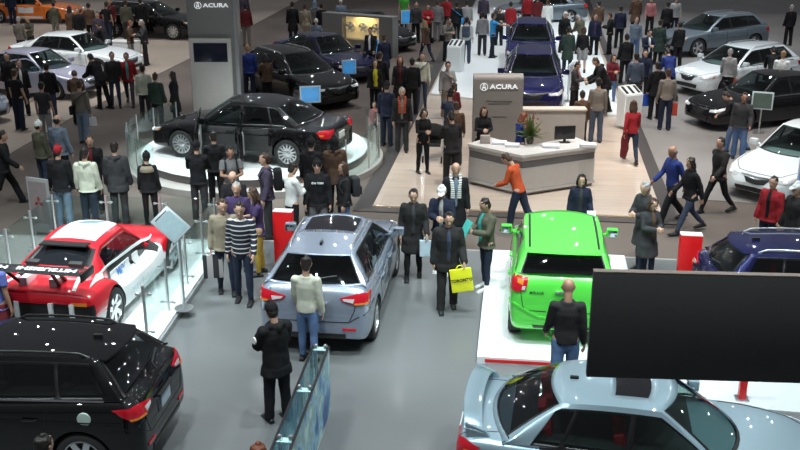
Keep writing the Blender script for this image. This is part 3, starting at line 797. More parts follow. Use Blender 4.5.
# round podium with glass balustrade
PC = Vector((-3.72, 24.75, 0))
def disc(name, r, z0, z1, m, n=96):
    bm = bmesh.new(); lathe(bm, [(0.01, z0), (r, z0), (r, z1-.01), (r-.01, z1), (.01, z1)], n, 'z', (PC.x, PC.y, 0)); bmesh.ops.recalc_face_normals(bm, faces=bm.faces[:])
    return tomesh(bm, m, True, 30)
pod = empty('round_podium', (0, 0, 0), 0, 'round white podium with pale step ring under the black sedan with open doors', 'podium')
link('step_ring', disc('s', 3.28, 0, .16, mat('step_stone', (.42, .40, .38), .35, var=.05)), pod)
link('riser', disc('s', 2.86, .16, .345, mat('podium_riser', (.12, .10, .10), .4)), pod)
link('turntable', disc('s', 2.88, .345, .37, M_WPLAT), pod)
def arc_glass(a0, a1, n, idx):
    for k in range(n):
        b0, b1 = a0+(a1-a0)*k/n+.8, a0+(a1-a0)*(k+1)/n-.8
        bm = bmesh.new(); R0, R1 = 3.20, 3.212; m = 8; rows = []
        for i in range(m+1):
            a = R(b0+(b1-b0)*i/m); c, s = math.cos(a), math.sin(a)
            rows.append([bm.verts.new((PC.x+r*c, PC.y+r*s, z)) for r, z in ((R0, .17), (R1, .17), (R1, 1.08), (R0, 1.08))])
        for i in range(m):
            for j in range(4): bm.faces.new((rows[i][j], rows[i][(j+1) % 4], rows[i+1][(j+1) % 4], rows[i+1][j]))
        bm.faces.new(rows[0]); bm.faces.new(rows[-1][::-1]); bmesh.ops.recalc_face_normals(bm, faces=bm.faces[:])
        link('glass_panel', tomesh(bm, M_CLEAR, True, 30), pod)
        a = R(b0-.8); bm = bmesh.new(); tube(bm, [(PC.x+3.206*math.cos(a), PC.y+3.206*math.sin(a), .16), (PC.x+3.206*math.cos(a), PC.y+3.206*math.sin(a), 1.1)], .018, 8, 'flat')
        link('post', tomesh(bm, M_STEEL), pod)
arc_glass(140, 232, 6, 0); arc_glass(-58, 30, 5, 0)
# race car platform
Q0, Q1 = G(160, 345), G(226, 247)
qd = (Q1-Q0).normalized(); qn = Vector((-qd.y, qd.x, 0))
Q0 = Q0-qd*.15
Q2, Q3 = Q1+qn*3.5, Q0+qn*3.5
rp = empty('display_platform', (0, 0, 0), 0, 'low white platform carrying the red and white race car', 'platform')
bm = bmesh.new(); prism(bm, [(p.x, p.y) for p in (Q0, Q1, Q2, Q3)], .012, .15); link('deck', tomesh(bm, M_WPLAT, False), rp)
bm = bmesh.new(); prism(bm, [(p.x, p.y) for p in (Q0-qn*.03-qd*.03, Q1-qn*.03+qd*.03, Q2+qn*.03+qd*.03, Q3+qn*.03-qd*.03)], .012, .10); link('edge_trim', tomesh(bm, mat('platform_edge', (.45, .47, .48), .3, .5), False), rp)
gb = empty('glass_balustrade', (0, 0, 0), 0, 'clear glass balustrade on steel posts around the race car platform', 'railing')
def post_at(p, h=.92):
    bm = bmesh.new(); tube(bm, [(p.x, p.y, .15), (p.x, p.y, .15+h)], .024, 10, 'flat')
    for z in (.30, .15+h-.14):
        tube(bm, [(p.x-qn.x*.09, p.y-qn.y*.09, z), (p.x+qn.x*.09, p.y+qn.y*.09, z)], .010, 6); 
        for s in (1, -1): tube(bm, [(p.x+s*qn.x*.09, p.y+s*qn.y*.09, z), (p.x+s*qn.x*.11, p.y+s*qn.y*.11, z)], .026, 8)
    link('post', tomesh(bm, M_STEEL), gb)
def panel(a, b, z0=.22, z1=1.05):
    t = (b-a).normalized(); n_ = Vector((-t.y, t.x, 0))*.006; a, b = a+t*.06, b-t*.06
    bm = bmesh.new(); prism(bm, [(p.x, p.y) for p in (a-n_, b-n_, b+n_, a+n_)], z0, z1); link('glass_panel', tomesh(bm, M_CLEAR, False), gb)
side = [Q0+qd*((Q1-Q0).length*k/4)+qn*.14 for k in range(5)]; side[-1] = side[-1]-qd*.14
back = [side[-1]+qn*(3.25*k/3) for k in range(4)]
left = [back[-1]-qd*((Q1-Q0).length*.9*k/4) for k in range(5)]
for p in side+back[1:]+left[1:]: post_at(p)
for a, b in list(zip(side, side[1:]))+list(zip(back, back[1:]))+list(zip(left, left[1:])): panel(a, b)
# green car platform
P0, P1 = G(477, 357, .12), G(488, 250, .12)
pd = (P1-P0).normalized(); pn = Vector((pd.y, -pd.x, 0)); P0.z = P1.z = 0
gp = empty('display_platform', (0, 0, 0), 0, 'white platform with red front stripe under the green hatchback', 'platform')
bm = bmesh.new(); prism(bm, [(p.x, p.y) for p in (P0, P1, P1+pn*2.6, P0+pn*2.6)], .012, .13); link('deck', tomesh(bm, M_WPLAT, False), gp)
def riser_box(name, a, b, z0, z1, out, m, par):
    t = (b-a).normalized(); n_ = Vector((t.y, -t.x, 0)); bm = bmesh.new(); prism(bm, [(p.x, p.y) for p in (a, b, b+n_*out, a+n_*out)], z0, z1); return link(name, tomesh(bm, m, False), par)
riser_box('red_stripe', P0+pn*.12, P0+pn*2.45, .045, .095, .008, M_REDP, gp)
# platform at the far right behind the silver sedan
S0 = G(690, 415); 
poly('floor_right_platform', [G(560, 399)+Vector((.9, 0, 0)), G(900, 425), G(900, 372), G(640, 360)], .012, .05, mat('pale_blue_platform', (.55, .60, .62), .35))
# reception desk
def desk():
    d = empty('reception_desk', (0, 0, 0), 0, 'angled grey and white reception desk on the pale plank floor', 'desk')
    a, b, c = G(468, 183, .03), G(521, 196, .03), G(593, 185, .03)
    def off(k, z0, z1, m, name, o2=.75):
        # front line pushed out by k, back line o2 behind
        n1 = Vector((-(b-a).y, (b-a).x, 0)).normalized(); n2 = Vector((-(c-b).y, (c-b).x, 0)).normalized(); nb = (n1+n2).normalized()
        f = [a-n1*k, b-nb*k, c-n2*k]; r = [c+n2*o2, b+nb*o2*1.05, a+n1*o2]
        bm = bmesh.new(); prism(bm, [(p.x, p.y) for p in f+r], z0, z1); link(name, tomesh(bm, m, False), d)
    LG = mat('desk_silver', (.50, .48, .46), .35, .3); 
    off(-.05, .03, .16, mat('desk_kick', (.35, .33, .32), .3, .4), 'plinth'); off(.04, .10, .16, M_STEEL, 'plinth_rail')
    off(0, .16, .68, LG, 'front_panel'); off(-.02, .68, .85, mat('desk_band', (.13, .12, .12), .4), 'dark_band'); off(0, .85, .95, LG, 'upper_panel')
    off(.05, .95, 1.01, mat('desk_top', (.66, .64, .62), .25), 'counter_top', .80)
    return a, b, c
DA, DB, DC = desk()
# back wall and sign behind the desk
def wall_box(name, px0, px1, ytop, z, thick, m, parent=None, y0=None, zb=.02):
    a = G(px0, ytop, z); b = G(px1, ytop, z); mid = (a+b)/2; w = (b-a).length/2
    bm = bmesh.new(); box(bm, -w, w, 0, thick, 0, z-zb, .015); o = link(name, tomesh(bm, m), parent, (mid.x, mid.y, zb), GA*0)
    return o, mid, w
M_SIGNG = mat('sign_grey', (.23, .215, .20), .45, var=.03)
M_GLOW = mat('sign_letters', (.85, .87, .90), .4, emit=.55)
sg = empty('brand_sign', (0, 0, 0), 0, 'grey upright ACURA sign panel standing behind the reception desk', 'sign')
d_ = 25.0
sg['kind'] = None
del sg['kind']
def at_depth(px, py, y):
    """point on the vertical plane y=const seen at a pixel"""
    c, s = math.cos(PITCH), math.sin(PITCH); u, v = (px-400)/FPX, (225-py)/FPX
    D = Vector((u, c+v*s, -s+v*c)); k = y/D.y; return Vector((D.x*k, y, CAMH+D.z*k))
tl, tr = at_depth(474, 75, d_), at_depth(524, 75, d_)
bm = bmesh.new()
prof = [(0, 0), (0, tl.z-.14), (.04, tl.z-.04), (.12, tl.z), (.24, tl.z), (.24, 0)]
L_ = [bm.verts.new((tl.x, d_+y, z+.1 if z == 0 else z)) for y, z in prof]; R_ = [bm.verts.new((tr.x, d_+y, z+.1 if z == 0 else z)) for y, z in prof]
n = len(prof)
for i in range(n): bm.faces.new((L_[i], L_[(i+1) % n], R_[(i+1) % n], R_[i]))
bm.faces.new(L_); bm.faces.new(R_[::-1]); bmesh.ops.recalc_face_normals(bm, faces=bm.faces[:])
link('panel', tomesh(bm, M_SIGNG, True, 50), sg)
def sign_text(px, py, h, y, par, s='ACURA', logo=True, w=None, sx=1.35, m=M_GLOW):
    """lettering and round emblem, first letter starting at px"""
    p = at_depth(px, py, y); me = textmesh(s, h*1.4, .003, .012, sx=sx)
    me.transform(frame(p, (1, 0, 0), (0, 0, 1))); me.materials.append(m); o = link('lettering', me, par)
    if logo:
        q = at_depth(px, py, y)-Vector((h*1.35, 0, 0)); me = a_logo(h*1.8); me.transform(frame(q, (1, 0, 0), (0, 0, 1))); me.materials.append(m)
        me = evalmesh(me, [('SOLIDIFY', dict(thickness=.02))]); link('emblem', me, par)
    return o
sign_text(490, 87, .112, d_-.02, sg)
for k, (x0, x1, yy) in enumerate(((486, 491, 101), (492, 512, 101.5), (488, 510, 104), (492, 506, 117))):
    a, b = at_depth(x0, yy, d_-.004), at_depth(x1, yy, d_-.004); bm = bmesh.new(); box(bm, a.x, b.x, d_-.006, d_, a.z-.015, a.z+.015); link('faint_line', tomesh(bm, mat('faint_text', (.12, .11, .10), .5)), sg)
wl = empty('low_wall', (0, 0, 0), 0, 'low beige partition wall beside the ACURA sign behind the desk', 'partition')
a, b = at_depth(525, 109, d_+.05), at_depth(586, 110, d_+.05)
bm = bmesh.new(); box(bm, tr.x+.01, b.x, d_+.05, d_+.35, .1, a.z-.05, .01); link('wall_body', tomesh(bm, mat('beige_panel', (.40, .37, .34), .5)), wl)
bm = bmesh.new(); box(bm, tr.x+.01, b.x+.03, d_+.01, d_+.39, a.z-.05, a.z, .01); link('top_ledge', tomesh(bm, mat('beige_ledge', (.62, .55, .49), .4)), wl)
# tall sign tower at left
tw = empty('sign_tower', (0, 0, 0), 0, 'tall grey ACURA sign tower with white display cabinet, behind the round podium', 'sign')
ty = 28.6; a, b = at_depth(187, 20, ty), at_depth(237, 20, ty)
bm = bmesh.new(); box(bm, a.x, b.x, ty, ty+.55, 0, 4.6, .01); link('tower_body', tomesh(bm, mat('tower_grey', (.20, .195, .19), .45)), tw)
bm = bmesh.new(); box(bm, b.x-.10, b.x+.004, ty-.01, ty+.56, 0, 4.6, .005); link('edge_strip', tomesh(bm, mat('tower_edge', (.33, .33, .34), .35, .3)), tw)
sign_text(203, 5.5, .112, ty-.02, tw)
a, b = at_depth(189.5, 38, ty), at_depth(231, 39, ty)
bm = bmesh.new(); box(bm, a.x, b.x, ty-.14, ty, 0, a.z, .015); link('display_cabinet', tomesh(bm, mat('cabinet_grey_white', (.60, .57, .54), .4)), tw)
a, b = at_depth(193, 43, ty-.14), at_depth(228, 62, ty-.14)
bm = bmesh.new(); box(bm, a.x, b.x, ty-.16, ty-.14, b.z, a.z, .006); link('screen', tomesh(bm, mat('dark_screen', (.012, .014, .03), .1)), tw)
# display counter with lit niche and show wheels
dc = empty('display_counter', (0, 0, 0), 0, 'grey display counter with lit yellow niche showing alloy wheels', 'counter')
cy = 41.5; p0, p1 = at_depth(322, 12, cy), at_depth(392, 26, cy-1.5)
ang = math.atan2(p1.y-p0.y, p1.x-p0.x); Wd = (p1-p0).length; mt_ = Matrix.Translation((p0.x, p0.y, 0)) @ Matrix.Rotation(ang, 4, 'Z')
Hc = 1.62
bm = bmesh.new()
for d in ((0, Wd, .35, .5, 0, Hc), (0, Wd, 0, .35, Hc-.08, Hc), (0, .95, 0, .35, 0, Hc-.08), (Wd-.62, Wd, 0, .35, 0, Hc-.08), (.95, Wd-.62, 0, .35, 0, .62)): box(bm, *d, mtx=mt_)
link('cabinet', tomesh(bm, mat('counter_grey', (.20, .195, .19), .4), False), dc)
bm = bmesh.new(); box(bm, .95, Wd-.62, .33, .349, .62, Hc-.08, mtx=mt_); link('niche_back', tomesh(bm, mat('niche_yellow', (.75, .60, .30), .5, emit=.35)), dc)
for k in range(3):
    t2, r2, d2 = wheel_meshes(.30, .16, 'five')
    x = 1.25+k*(Wd-.62-.95-.5)/2
    o = link('show_wheel', r2, dc, mt_ @ Vector((x, .20, 1.10))); o.rotation_euler = (0, 0, ang+math.pi)
lg = bpy.data.lights.new('niche_lamp', 'AREA'); lg.energy = 12; lg.size = .8; lg.color = (1, .8, .45)
lo = bpy.data.objects.new('niche_lamp', lg); COL.objects.link(lo); lo.location = mt_ @ Vector((1.9, .05, Hc-.12))
# red pillars
def pillar(px, py, w, h, label):
    p = G(px, py, h); r = empty('red_pillar', (p.x, p.y, .012), GA, label, 'pillar', 'red information pillars')
    bm = bmesh.new(); box(bm, -w/2, w/2, -.09, .09, 0, h-.03, .006); link('column', tomesh(bm, M_REDP), r)
    bm = bmesh.new(); box(bm, -w/2, w/2, -.09, .09, h-.03, h-.012, .004); link('cap', tomesh(bm, M_WHITE), r)
pillar(283, 210, .36, 1.15, 'red information pillar left of the silver crossover')
pillar(691.5, 233.5, .37, 1.15, 'red information pillar standing behind the large black screen')
rpst = empty('red_post', G(741, 402)+Vector((0, 0, .05)), GA, 'slim red post on the pale platform behind the silver sedan bonnet', 'post')
bm = bmesh.new(); box(bm, -.05, .05, -.05, .05, 0, .95, .006); link('shaft', tomesh(bm, M_REDP), rpst)
bm = bmesh.new(); box(bm, -.09, .09, -.09, .09, 0, .02, .004); link('foot', tomesh(bm, M_STEEL), rpst)
# big dark screen seen from behind
bs = empty('large_screen', (0, 0, 0), 0, 'large flat black screen panel seen from behind, right foreground', 'screen')
q0 = at_depth(594, 271.5, 8.0); q1 = at_depth(589, 377, 8.0)
yaw = R(-3.6); m3 = Matrix.Translation((q0.x, 8.0, 0)) @ Matrix.Rotation(yaw, 4, 'Z')
bm = bmesh.new(); box(bm, 0, 2.6, 0, .07, q1.z, q0.z-.012, .004, mtx=m3); link('back_cover', tomesh(bm, mat('matt_black', (.085, .085, .085), .8, spec=.2)), bs)
bm = bmesh.new(); box(bm, 0, 2.6, 0, .07, q0.z-.012, q0.z, .002, mtx=m3); link('top_edge', tomesh(bm, mat('bronze_edge', (.30, .24, .20), .4, .3)), bs)
bm = bmesh.new(); tube(bm, [m3 @ Vector((2.35, .11, .03)), m3 @ Vector((2.35, .11, q0.z-.2))], .05, 14, 'flat'); link('pole', tomesh(bm, M_STEEL), bs)
bm = bmesh.new(); box(bm, 2.0, 2.7, -.2, .42, .012, .05, .01, mtx=m3); link('base_plate', tomesh(bm, M_STEEL), bs)
# clear acrylic sign box in the foreground
ab = empty('acrylic_sign_box', (0, 0, 0), 0, 'clear acrylic barrier box with blue printed side, bottom centre', 'sign')
f0 = G(321, 347, 1.0); n0 = G(286, 437, 1.0); t = (n0-f0); t.z = 0; t.normalize(); n0 = f0+t*2.9; sd = Vector((-t.y, t.x, 0)); hw = .105
def acr(name, a, b, m, th=.012, z0=.05, z1=1.0):
    u = (b-a); u.z = 0; u.normalize(); w = Vector((-u.y, u.x, 0))*th/2; bm = bmesh.new(); prism(bm, [(p.x, p.y) for p in (a-w, b-w, b+w, a+w)], z0, z1); return link(name, tomesh(bm, m, False), ab)
fl, fr_, nl, nr_ = f0+sd*-hw, f0+sd*hw, n0+sd*-hw, n0+sd*hw
if fl.x > fr_.x: fl, fr_, nl, nr_ = fr_, fl, nr_, nl
acr('left_panel', fl, nl, glassmat('pale_acrylic', (.70, .88, .92), .12)); 
def print_mat():
    m = mat('printed_side', (.3, .5, .7), .4); nt = m.node_tree; N = nt.nodes; L = nt.links
    tc = N.new('ShaderNodeTexCoord'); no = N.new('ShaderNodeTexNoise'); no.inputs['Scale'].default_value = 2.2; no.inputs['Detail'].default_value = 2; L.new(tc.outputs['Object'], no.inputs[0])
    cr_ = N.new('ShaderNodeValToRGB'); e = cr_.color_ramp.elements; e[0].position = .35; e[0].color = (.04, .10, .30, 1); e[1].position = .62; e[1].color = (.55, .78, .80, 1)
    for p, c in ((.44, (.12, .30, .55, 1)), (.50, (.35, .62, .75, 1)), (.55, (.25, .42, .42, 1))): x = e.new(p); x.color = c
    L.new(no.outputs['Fac'], cr_.inputs[0]); L.new(cr_.outputs[0], N['Principled BSDF'].inputs['Base Color']); return m
acr('right_panel', fr_, nr_, print_mat()); acr('end_panel', fl, fr_, M_CLEAR, .012, .05, .94); acr('end_panel', nl, nr_, M_CLEAR, .012, .05, .94)
for a, b in ((fl, nl), (fr_, nr_)): acr('top_rail', a, b, mat('dark_rail', (.03, .03, .035), .3, .6), .03, 1.0, 1.018)
lt = frame(fr_+Vector((.008, 0, .80))+t*1.0, t, Vector((0, 0, 1))); 
for k, s_ in enumerate(('TEST', 'DRIVE')):
    pass
for k in (0, .5, 1):
    c = f0.lerp(n0, k*.80 if k else .01)
    for s_ in (-1, 1):
        p = c+sd*s_*hw*.62; bm = bmesh.new(); tube(bm, [(p.x, p.y, .05), (p.x, p.y, 1.0)], .022, 10, 'flat'); tube(bm, [(p.x, p.y, 1.0), (p.x, p.y, 1.03)], .03, 10)
        link('post', tomesh(bm, M_STEEL), ab)
    bm = bmesh.new(); u = sd; m4 = frame(Vector((c.x, c.y, .985)), sd, t); box(bm, -hw, hw, -.05, .05, -.006, .006, .003, mtx=m4); link('bridge_plate', tomesh(bm, mat('pale_teal_plastic', (.45, .70, .70), .25)), ab)
bm = bmesh.new(); prism(bm, [(p.x, p.y) for p in (fl-sd*.0, fr_, nr_, nl)], .012, .05); link('base', tomesh(bm, M_WHITE, False), ab)
# information lecterns and small screens
def lectern(px, py, label, rz, w=.55, h=1.15, marks=3, zb=.10):
    p = G(px, py, h+zb); o = empty('info_lectern', (p.x, p.y, zb), rz, label, 'lectern', 'white information lecterns')
    bm = bmesh.new(); V = [(-w/2, -.18, 0), (w/2, -.18, 0), (w/2, .18, 0), (-w/2, .18, 0), (-w/2, -.22, h-.22), (w/2, -.22, h-.22), (w/2, .22, h), (-w/2, .22, h)]
    vs = [bm.verts.new(v) for v in V]
    for f in ((3,2,1,0),(4,5,6,7),(0,1,5,4),(1,2,6,5),(2,3,7,6),(3,0,4,7)): bm.faces.new([vs[i] for i in f])
    bmesh.ops.bevel(bm, geom=bm.edges[:], offset=.02, segments=2, affect='EDGES'); link('stand_body', tomesh(bm, M_WPLAT), o)
    for k in range(marks):
        x = -w/2+w*(k+.5)/marks; bm = bmesh.new(); m5 = frame((x, 0, h-.11+.006), (1, 0, 0), (0, .44, .22)); box(bm, -.045, .045, -.17, .17, 0, .006, mtx=m5); link('information_strip', tomesh(bm, M_BLACK), o)
lectern(456, 40, 'white information lectern left of the blue show cars', R(-25))
lectern(631, 86, 'white information lectern at the right edge of the white platform', R(25), .62)
# tablet stand on the race platform
tp = G(174, 318, .15)
o = empty('tablet_stand', (tp.x+.10, tp.y+.30, .15), R(-82), 'tilted white information tablet on a steel pole beside the race car', 'screen')
m6 = Matrix.Translation((.0, -.10, 1.52)) @ Matrix.Rotation(R(-35), 4, 'Y') @ Matrix.Rotation(R(45), 4, 'X')
bm = bmesh.new(); box(bm, -.03, .012, -.19, .19, -.27, .27, .012, mtx=m6); link('tablet_frame', tomesh(bm, mat('tablet_white', (.22, .26, .28), .4)), o)
bm = bmesh.new(); box(bm, .012, .016, -.155, .155, -.23, .19, mtx=m6); link('display', tomesh(bm, mat('tablet_screen', (.10, .16, .18), .4, emit=.5, var=.2, scale=14)), o)
bm = bmesh.new(); box(bm, .012, .018, -.13, .12, .205, .225, mtx=m6); link('title_strip', tomesh(bm, M_BLACK), o)
bm = bmesh.new(); tube(bm, [(-.08, 0, .02), (-.08, 0, 1.25), (-.03, -.08, 1.49)], .028, 10); link('pole', tomesh(bm, M_STEEL), o)
bm = bmesh.new(); lathe(bm, [(.01, 0), (.16, 0), (.16, .02), (.01, .03)], 24, 'z', (-.08, 0, 0)); link('base_plate', tomesh(bm, M_STEEL), o)
# poster board behind the balustrade at left
pb = G(37, 181, 1.20)
o = empty('poster_board', (pb.x, pb.y, .012), R(-22), 'narrow white poster board behind the glass balustrade, left', 'sign')
bm = bmesh.new(); box(bm, -.27, .27, -.02, .02, .10, 1.25, .008); link('board', tomesh(bm, mat('board_white', (.24, .24, .245), .5)), o)
bm = bmesh.new(); box(bm, -.22, .22, -.026, -.02, .3, 1.18); link('print', tomesh(bm, mat('board_print', (.20, .17, .17), .5, var=.15, scale=9)), o)
me = diamonds(.26); me.transform(frame((0.0, -.030, .75), (1, 0, 0), (0, 0, 1))); me.materials.append(mat('dark_red_print', (.22, .02, .03), .5)); link('emblem', me, o)
for s_ in (-1, 1):
    bm = bmesh.new(); tube(bm, [(s_*.2, 0, .0), (s_*.2, 0, .2)], .02, 8); link('foot', tomesh(bm, M_STEEL), o)
# things on the desk
def on_desk(px, py): p = G(px, py, 1.01); return Vector((p.x, p.y, 1.01))
p = on_desk(531, 146)
pl = empty('flower_arrangement', p+Vector((0, .22, 0)), 0, 'arrangement of green leaves and orange flowers on the desk corner', 'plant')
bm = bmesh.new(); lathe(bm, [(.01, 0), (.07, 0), (.10, .10), (.085, .17), (.075, .17), (.085, .10), (.06, .02), (.01, .02)], 20); link('vase', tomesh(bm, mat('vase_dark', (.08, .07, .05), .3)), pl)
random.seed(3)
bm = bmesh.new(); bf = bmesh.new(); bs_ = bmesh.new()
for k in range(90):
    a = random.uniform(0, 2*math.pi); e = random.uniform(.1, 1.25); l = random.uniform(.22, .60); 
    d = Vector((math.cos(a)*math.sin(e), math.sin(a)*math.sin(e), math.cos(e))); b0 = Vector((0, 0, .15)); pts = [b0+d*l*t_-Vector((0, 0, .12*t_*t_*math.sin(e))) for t_ in (0, .4, .75, 1)]
    w_ = Vector((-math.sin(a), math.cos(a), 0))*random.uniform(.018, .035)
    rr = [(bm.verts.new(q-w_*f), bm.verts.new(q+w_*f)) for q, f in zip(pts, (.3, 1, .8, .05))]
    for i in range(3): bm.faces.new((rr[i][0], rr[i][1], rr[i+1][1], rr[i+1][0]))
for k in range(22):
    a = random.uniform(0, 2*math.pi); e = random.uniform(.1, .9); l = random.uniform(.3, .62); d = Vector((math.cos(a)*math.sin(e), math.sin(a)*math.sin(e), math.cos(e)))
    bmesh.ops.create_icosphere(bf, subdivisions=1, radius=random.uniform(.012, .026), matrix=Matrix.Translation(Vector((0, 0, .15))+d*l))
link('leaves', tomesh(bm, mat('leaf_green', (.075, .12, .025), .5, var=.5, scale=6)), pl); link('flowers', tomesh(bf, mat('flower_orange', (.30, .07, .03), .6, var=.4, scale=9)), pl)
for dx, hh in ((-.12, .78), (.06, .72)):
    bm = bmesh.new(); tube(bm, [(0, 0, .12), (dx*.6, 0, hh*.6), (dx, 0, hh)], .008, 6); tube(bm, [(dx*.9, 0, hh*.85), (dx, 0, hh)], [.03, .008], 8); link('tall_bloom', tomesh(bm, MATS['flower_orange']), pl)
p = on_desk(566, 145)
mo = empty('computer_monitor', p+Vector((0, .25, 0)), R(8), 'black computer monitor on the right half of the desk', 'monitor')
bm = bmesh.new(); box(bm, -.25, .25, -.03, .02, .08, .40, .01); link('housing', tomesh(bm, M_BLACK), mo)
bm = bmesh.new(); box(bm, -.12, .12, -.09, .09, 0, .015, .005); box(bm, -.03, .03, -.02, .02, .01, .12); link('stand', tomesh(bm, M_BLACK), mo)
for px, py, w_, h_, lb in ((500, 145.5, .34, .07, 'left stack of white brochures on the desk'), (513, 148, .34, .06, 'stack of white brochures left of the flower arrangement'),
        (552, 149, .40, .06, 'stack of white brochures right of the flower arrangement'), (589, 148, .38, .08, 'stack of white brochures at the right end of the desk')):
    p = on_desk(px, py); bm = bmesh.new()
    for k in range(int(h_/.012)): box(bm, -w_/2, w_/2, -.13, .13, k*.012, k*.012+.011, mtx=Matrix.Rotation(R(random.uniform(-4, 4)), 4, 'Z'))
    prop(link('brochure_stack', tomesh(bm, M_WHITE, False), None, p+Vector((0, .16, 0)), GA), lb, 'brochures', 'brochure stacks on the desk')
p = on_desk(486, 146); bm = bmesh.new(); vs = box(bm, -.12, .12, -.06, .06, 0, .20, .03)
prop(link('handbag', tomesh(bm, mat('pale_bag', (.35, .30, .28), .6)), None, p+Vector((0, .25, 0))), 'small pale bag on the desk before the receptionist', 'bag')

OBB.append(((DA.x+DC.x)/2, (DA.y+DC.y)/2, 0, 1.65, .35)); DISCS.append((DB.x, DB.y+.3, .5)); OBB.append((3.3, 25.15, 0, 1.75, .25)); OBB.append((-5.37, 28.8, 0, .85, .4))

_c = (Q0+Q2)/2; OBB.append((_c.x, _c.y, math.atan2(qd.y, qd.x), (Q1-Q0).length/2+.08, (Q3-Q0).length/2+.08))
_c = (P0+P1+pn*2.6)/2; OBB.append((_c.x, _c.y, math.atan2(pd.y, pd.x), (P1-P0).length/2+.0, 1.31))
DISCS.append((PC.x, PC.y, 3.25)); DISCS.append((1.75, 25.9, .5))
DISCS.append((pb.x, pb.y, .35))
for _p in (G(283, 210, 1.15), G(691.5, 233.5, 1.15), G(456, 40, 1.25), G(631, 86, 1.25)): DISCS.append((_p.x, _p.y, .25))
# ------------------------------------------------------------------ people
SKIN = {'light': (.52, .32, .23), 'tan': (.38, .21, .14), 'dark': (.10, .05, .035)}
def skinmat(k): return mat('skin_'+k, SKIN[k], .55, var=.05, scale=20)
M_EYE = mat('eye', (.10, .06, .05), .3); M_LIP = mat('lips', (.42, .19, .15), .5)
CC = {'black': (.012,.012,.014), 'offblack': (.022,.021,.022), 'charcoal': (.042,.042,.046), 'grey': (.16,.16,.165), 'lgrey': (.30,.30,.30), 'white': (.72,.74,.72),
 'cream': (.56,.58,.48), 'navy': (.015,.02,.042), 'blue': (.025,.045,.20), 'violet': (.10,.13,.38), 'jeans': (.10,.17,.32), 'ljeans': (.20,.27,.36), 'dkjeans': (.02,.028,.052),
 'red': (.30,.018,.025), 'maroon': (.14,.02,.025), 'orange': (.50,.08,.025), 'olive': (.10,.10,.07), 'taupe': (.20,.18,.155), 'beige': (.27,.23,.17), 'brown': (.10,.06,.04),
 'purple': (.055,.035,.10), 'plum': (.065,.052,.085), 'teal': (.05,.35,.33), 'yellow': (.50,.46,.03), 'mustard': (.42,.28,.05), 'sky': (.05,.35,.75), 'denim': (.045,.06,.10),
 'bluegrey': (.15,.19,.25), 'steel': (.07,.09,.13), 'green': (.08,.45,.06), 'pink': (.42,.17,.17), 'dkgreen': (.03,.05,.04)}
HC = {'dark': (.015,.011,.009), 'brown': (.055,.028,.016), 'auburn': (.16,.045,.02), 'grey': (.32,.32,.31), 'blonde': (.32,.20,.10), 'white': (.6,.6,.58)}
POSES = {
 'stand': dict(),
 'relax': dict(aL=(12, 9, 25, 10), aR=(-4, 8, 12, 5), lL=(6, 4), lR=(-5, 3), head=(12, 8)),
 'hold':  dict(aL=(22, 8, 80, 30), aR=(20, 8, 85, 32), head=(22, 0), lL=(4, 3), lR=(-3, 2)),
 'cross': dict(aL=(28, 10, 92, 62), aR=(24, 12, 96, 66), head=(6, 5)),
 'walk':  dict(aL=(-20, 8, 15, 5), aR=(24, 8, 30, 8), lL=(26, 8), lR=(-20, 22), lean=4, head=(8, 0)),
 'walkb': dict(aL=(22, 8, 30, 5), aR=(-18, 8, 15, 8), lL=(-18, 20), lR=(25, 8), lean=3, head=(5, 0)),
 'lean':  dict(aL=(50, 10, 40, 15), aR=(45, 10, 55, 20), lean=28, lL=(4, 4), lR=(-10, 6), head=(5, 0)),
 'stoop': dict(aL=(30, 10, 60, 20), aR=(25, 8, 70, 25), lean=20, lL=(14, 10), lR=(-20, 14), head=(30, 0)),
 'carry': dict(aL=(6, 10, 38, 0), aR=(-2, 8, 12, 5), lL=(-6, 6), lR=(9, 4), lean=1, head=(16, 0)),
 'phone': dict(aL=(30, 8, 105, 25), aR=(0, 8, 15, 5), head=(18, -8)),
 'point': dict(aL=(-4, 8, 12, 0), aR=(70, 8, 12, 0), head=(4, 0), lL=(5, 3), lR=(-4, 3)),
 'sit':   dict(aL=(30, 6, 60, 25), aR=(30, 6, 60, 25), lL=(80, 85), lR=(78, 85), lean=5),
}
def Ry(a): return Matrix.Rotation(R(a), 3, 'Y')
def Rx(a): return Matrix.Rotation(R(a), 3, 'X')
def Rz(a): return Matrix.Rotation(R(a), 3, 'Z')
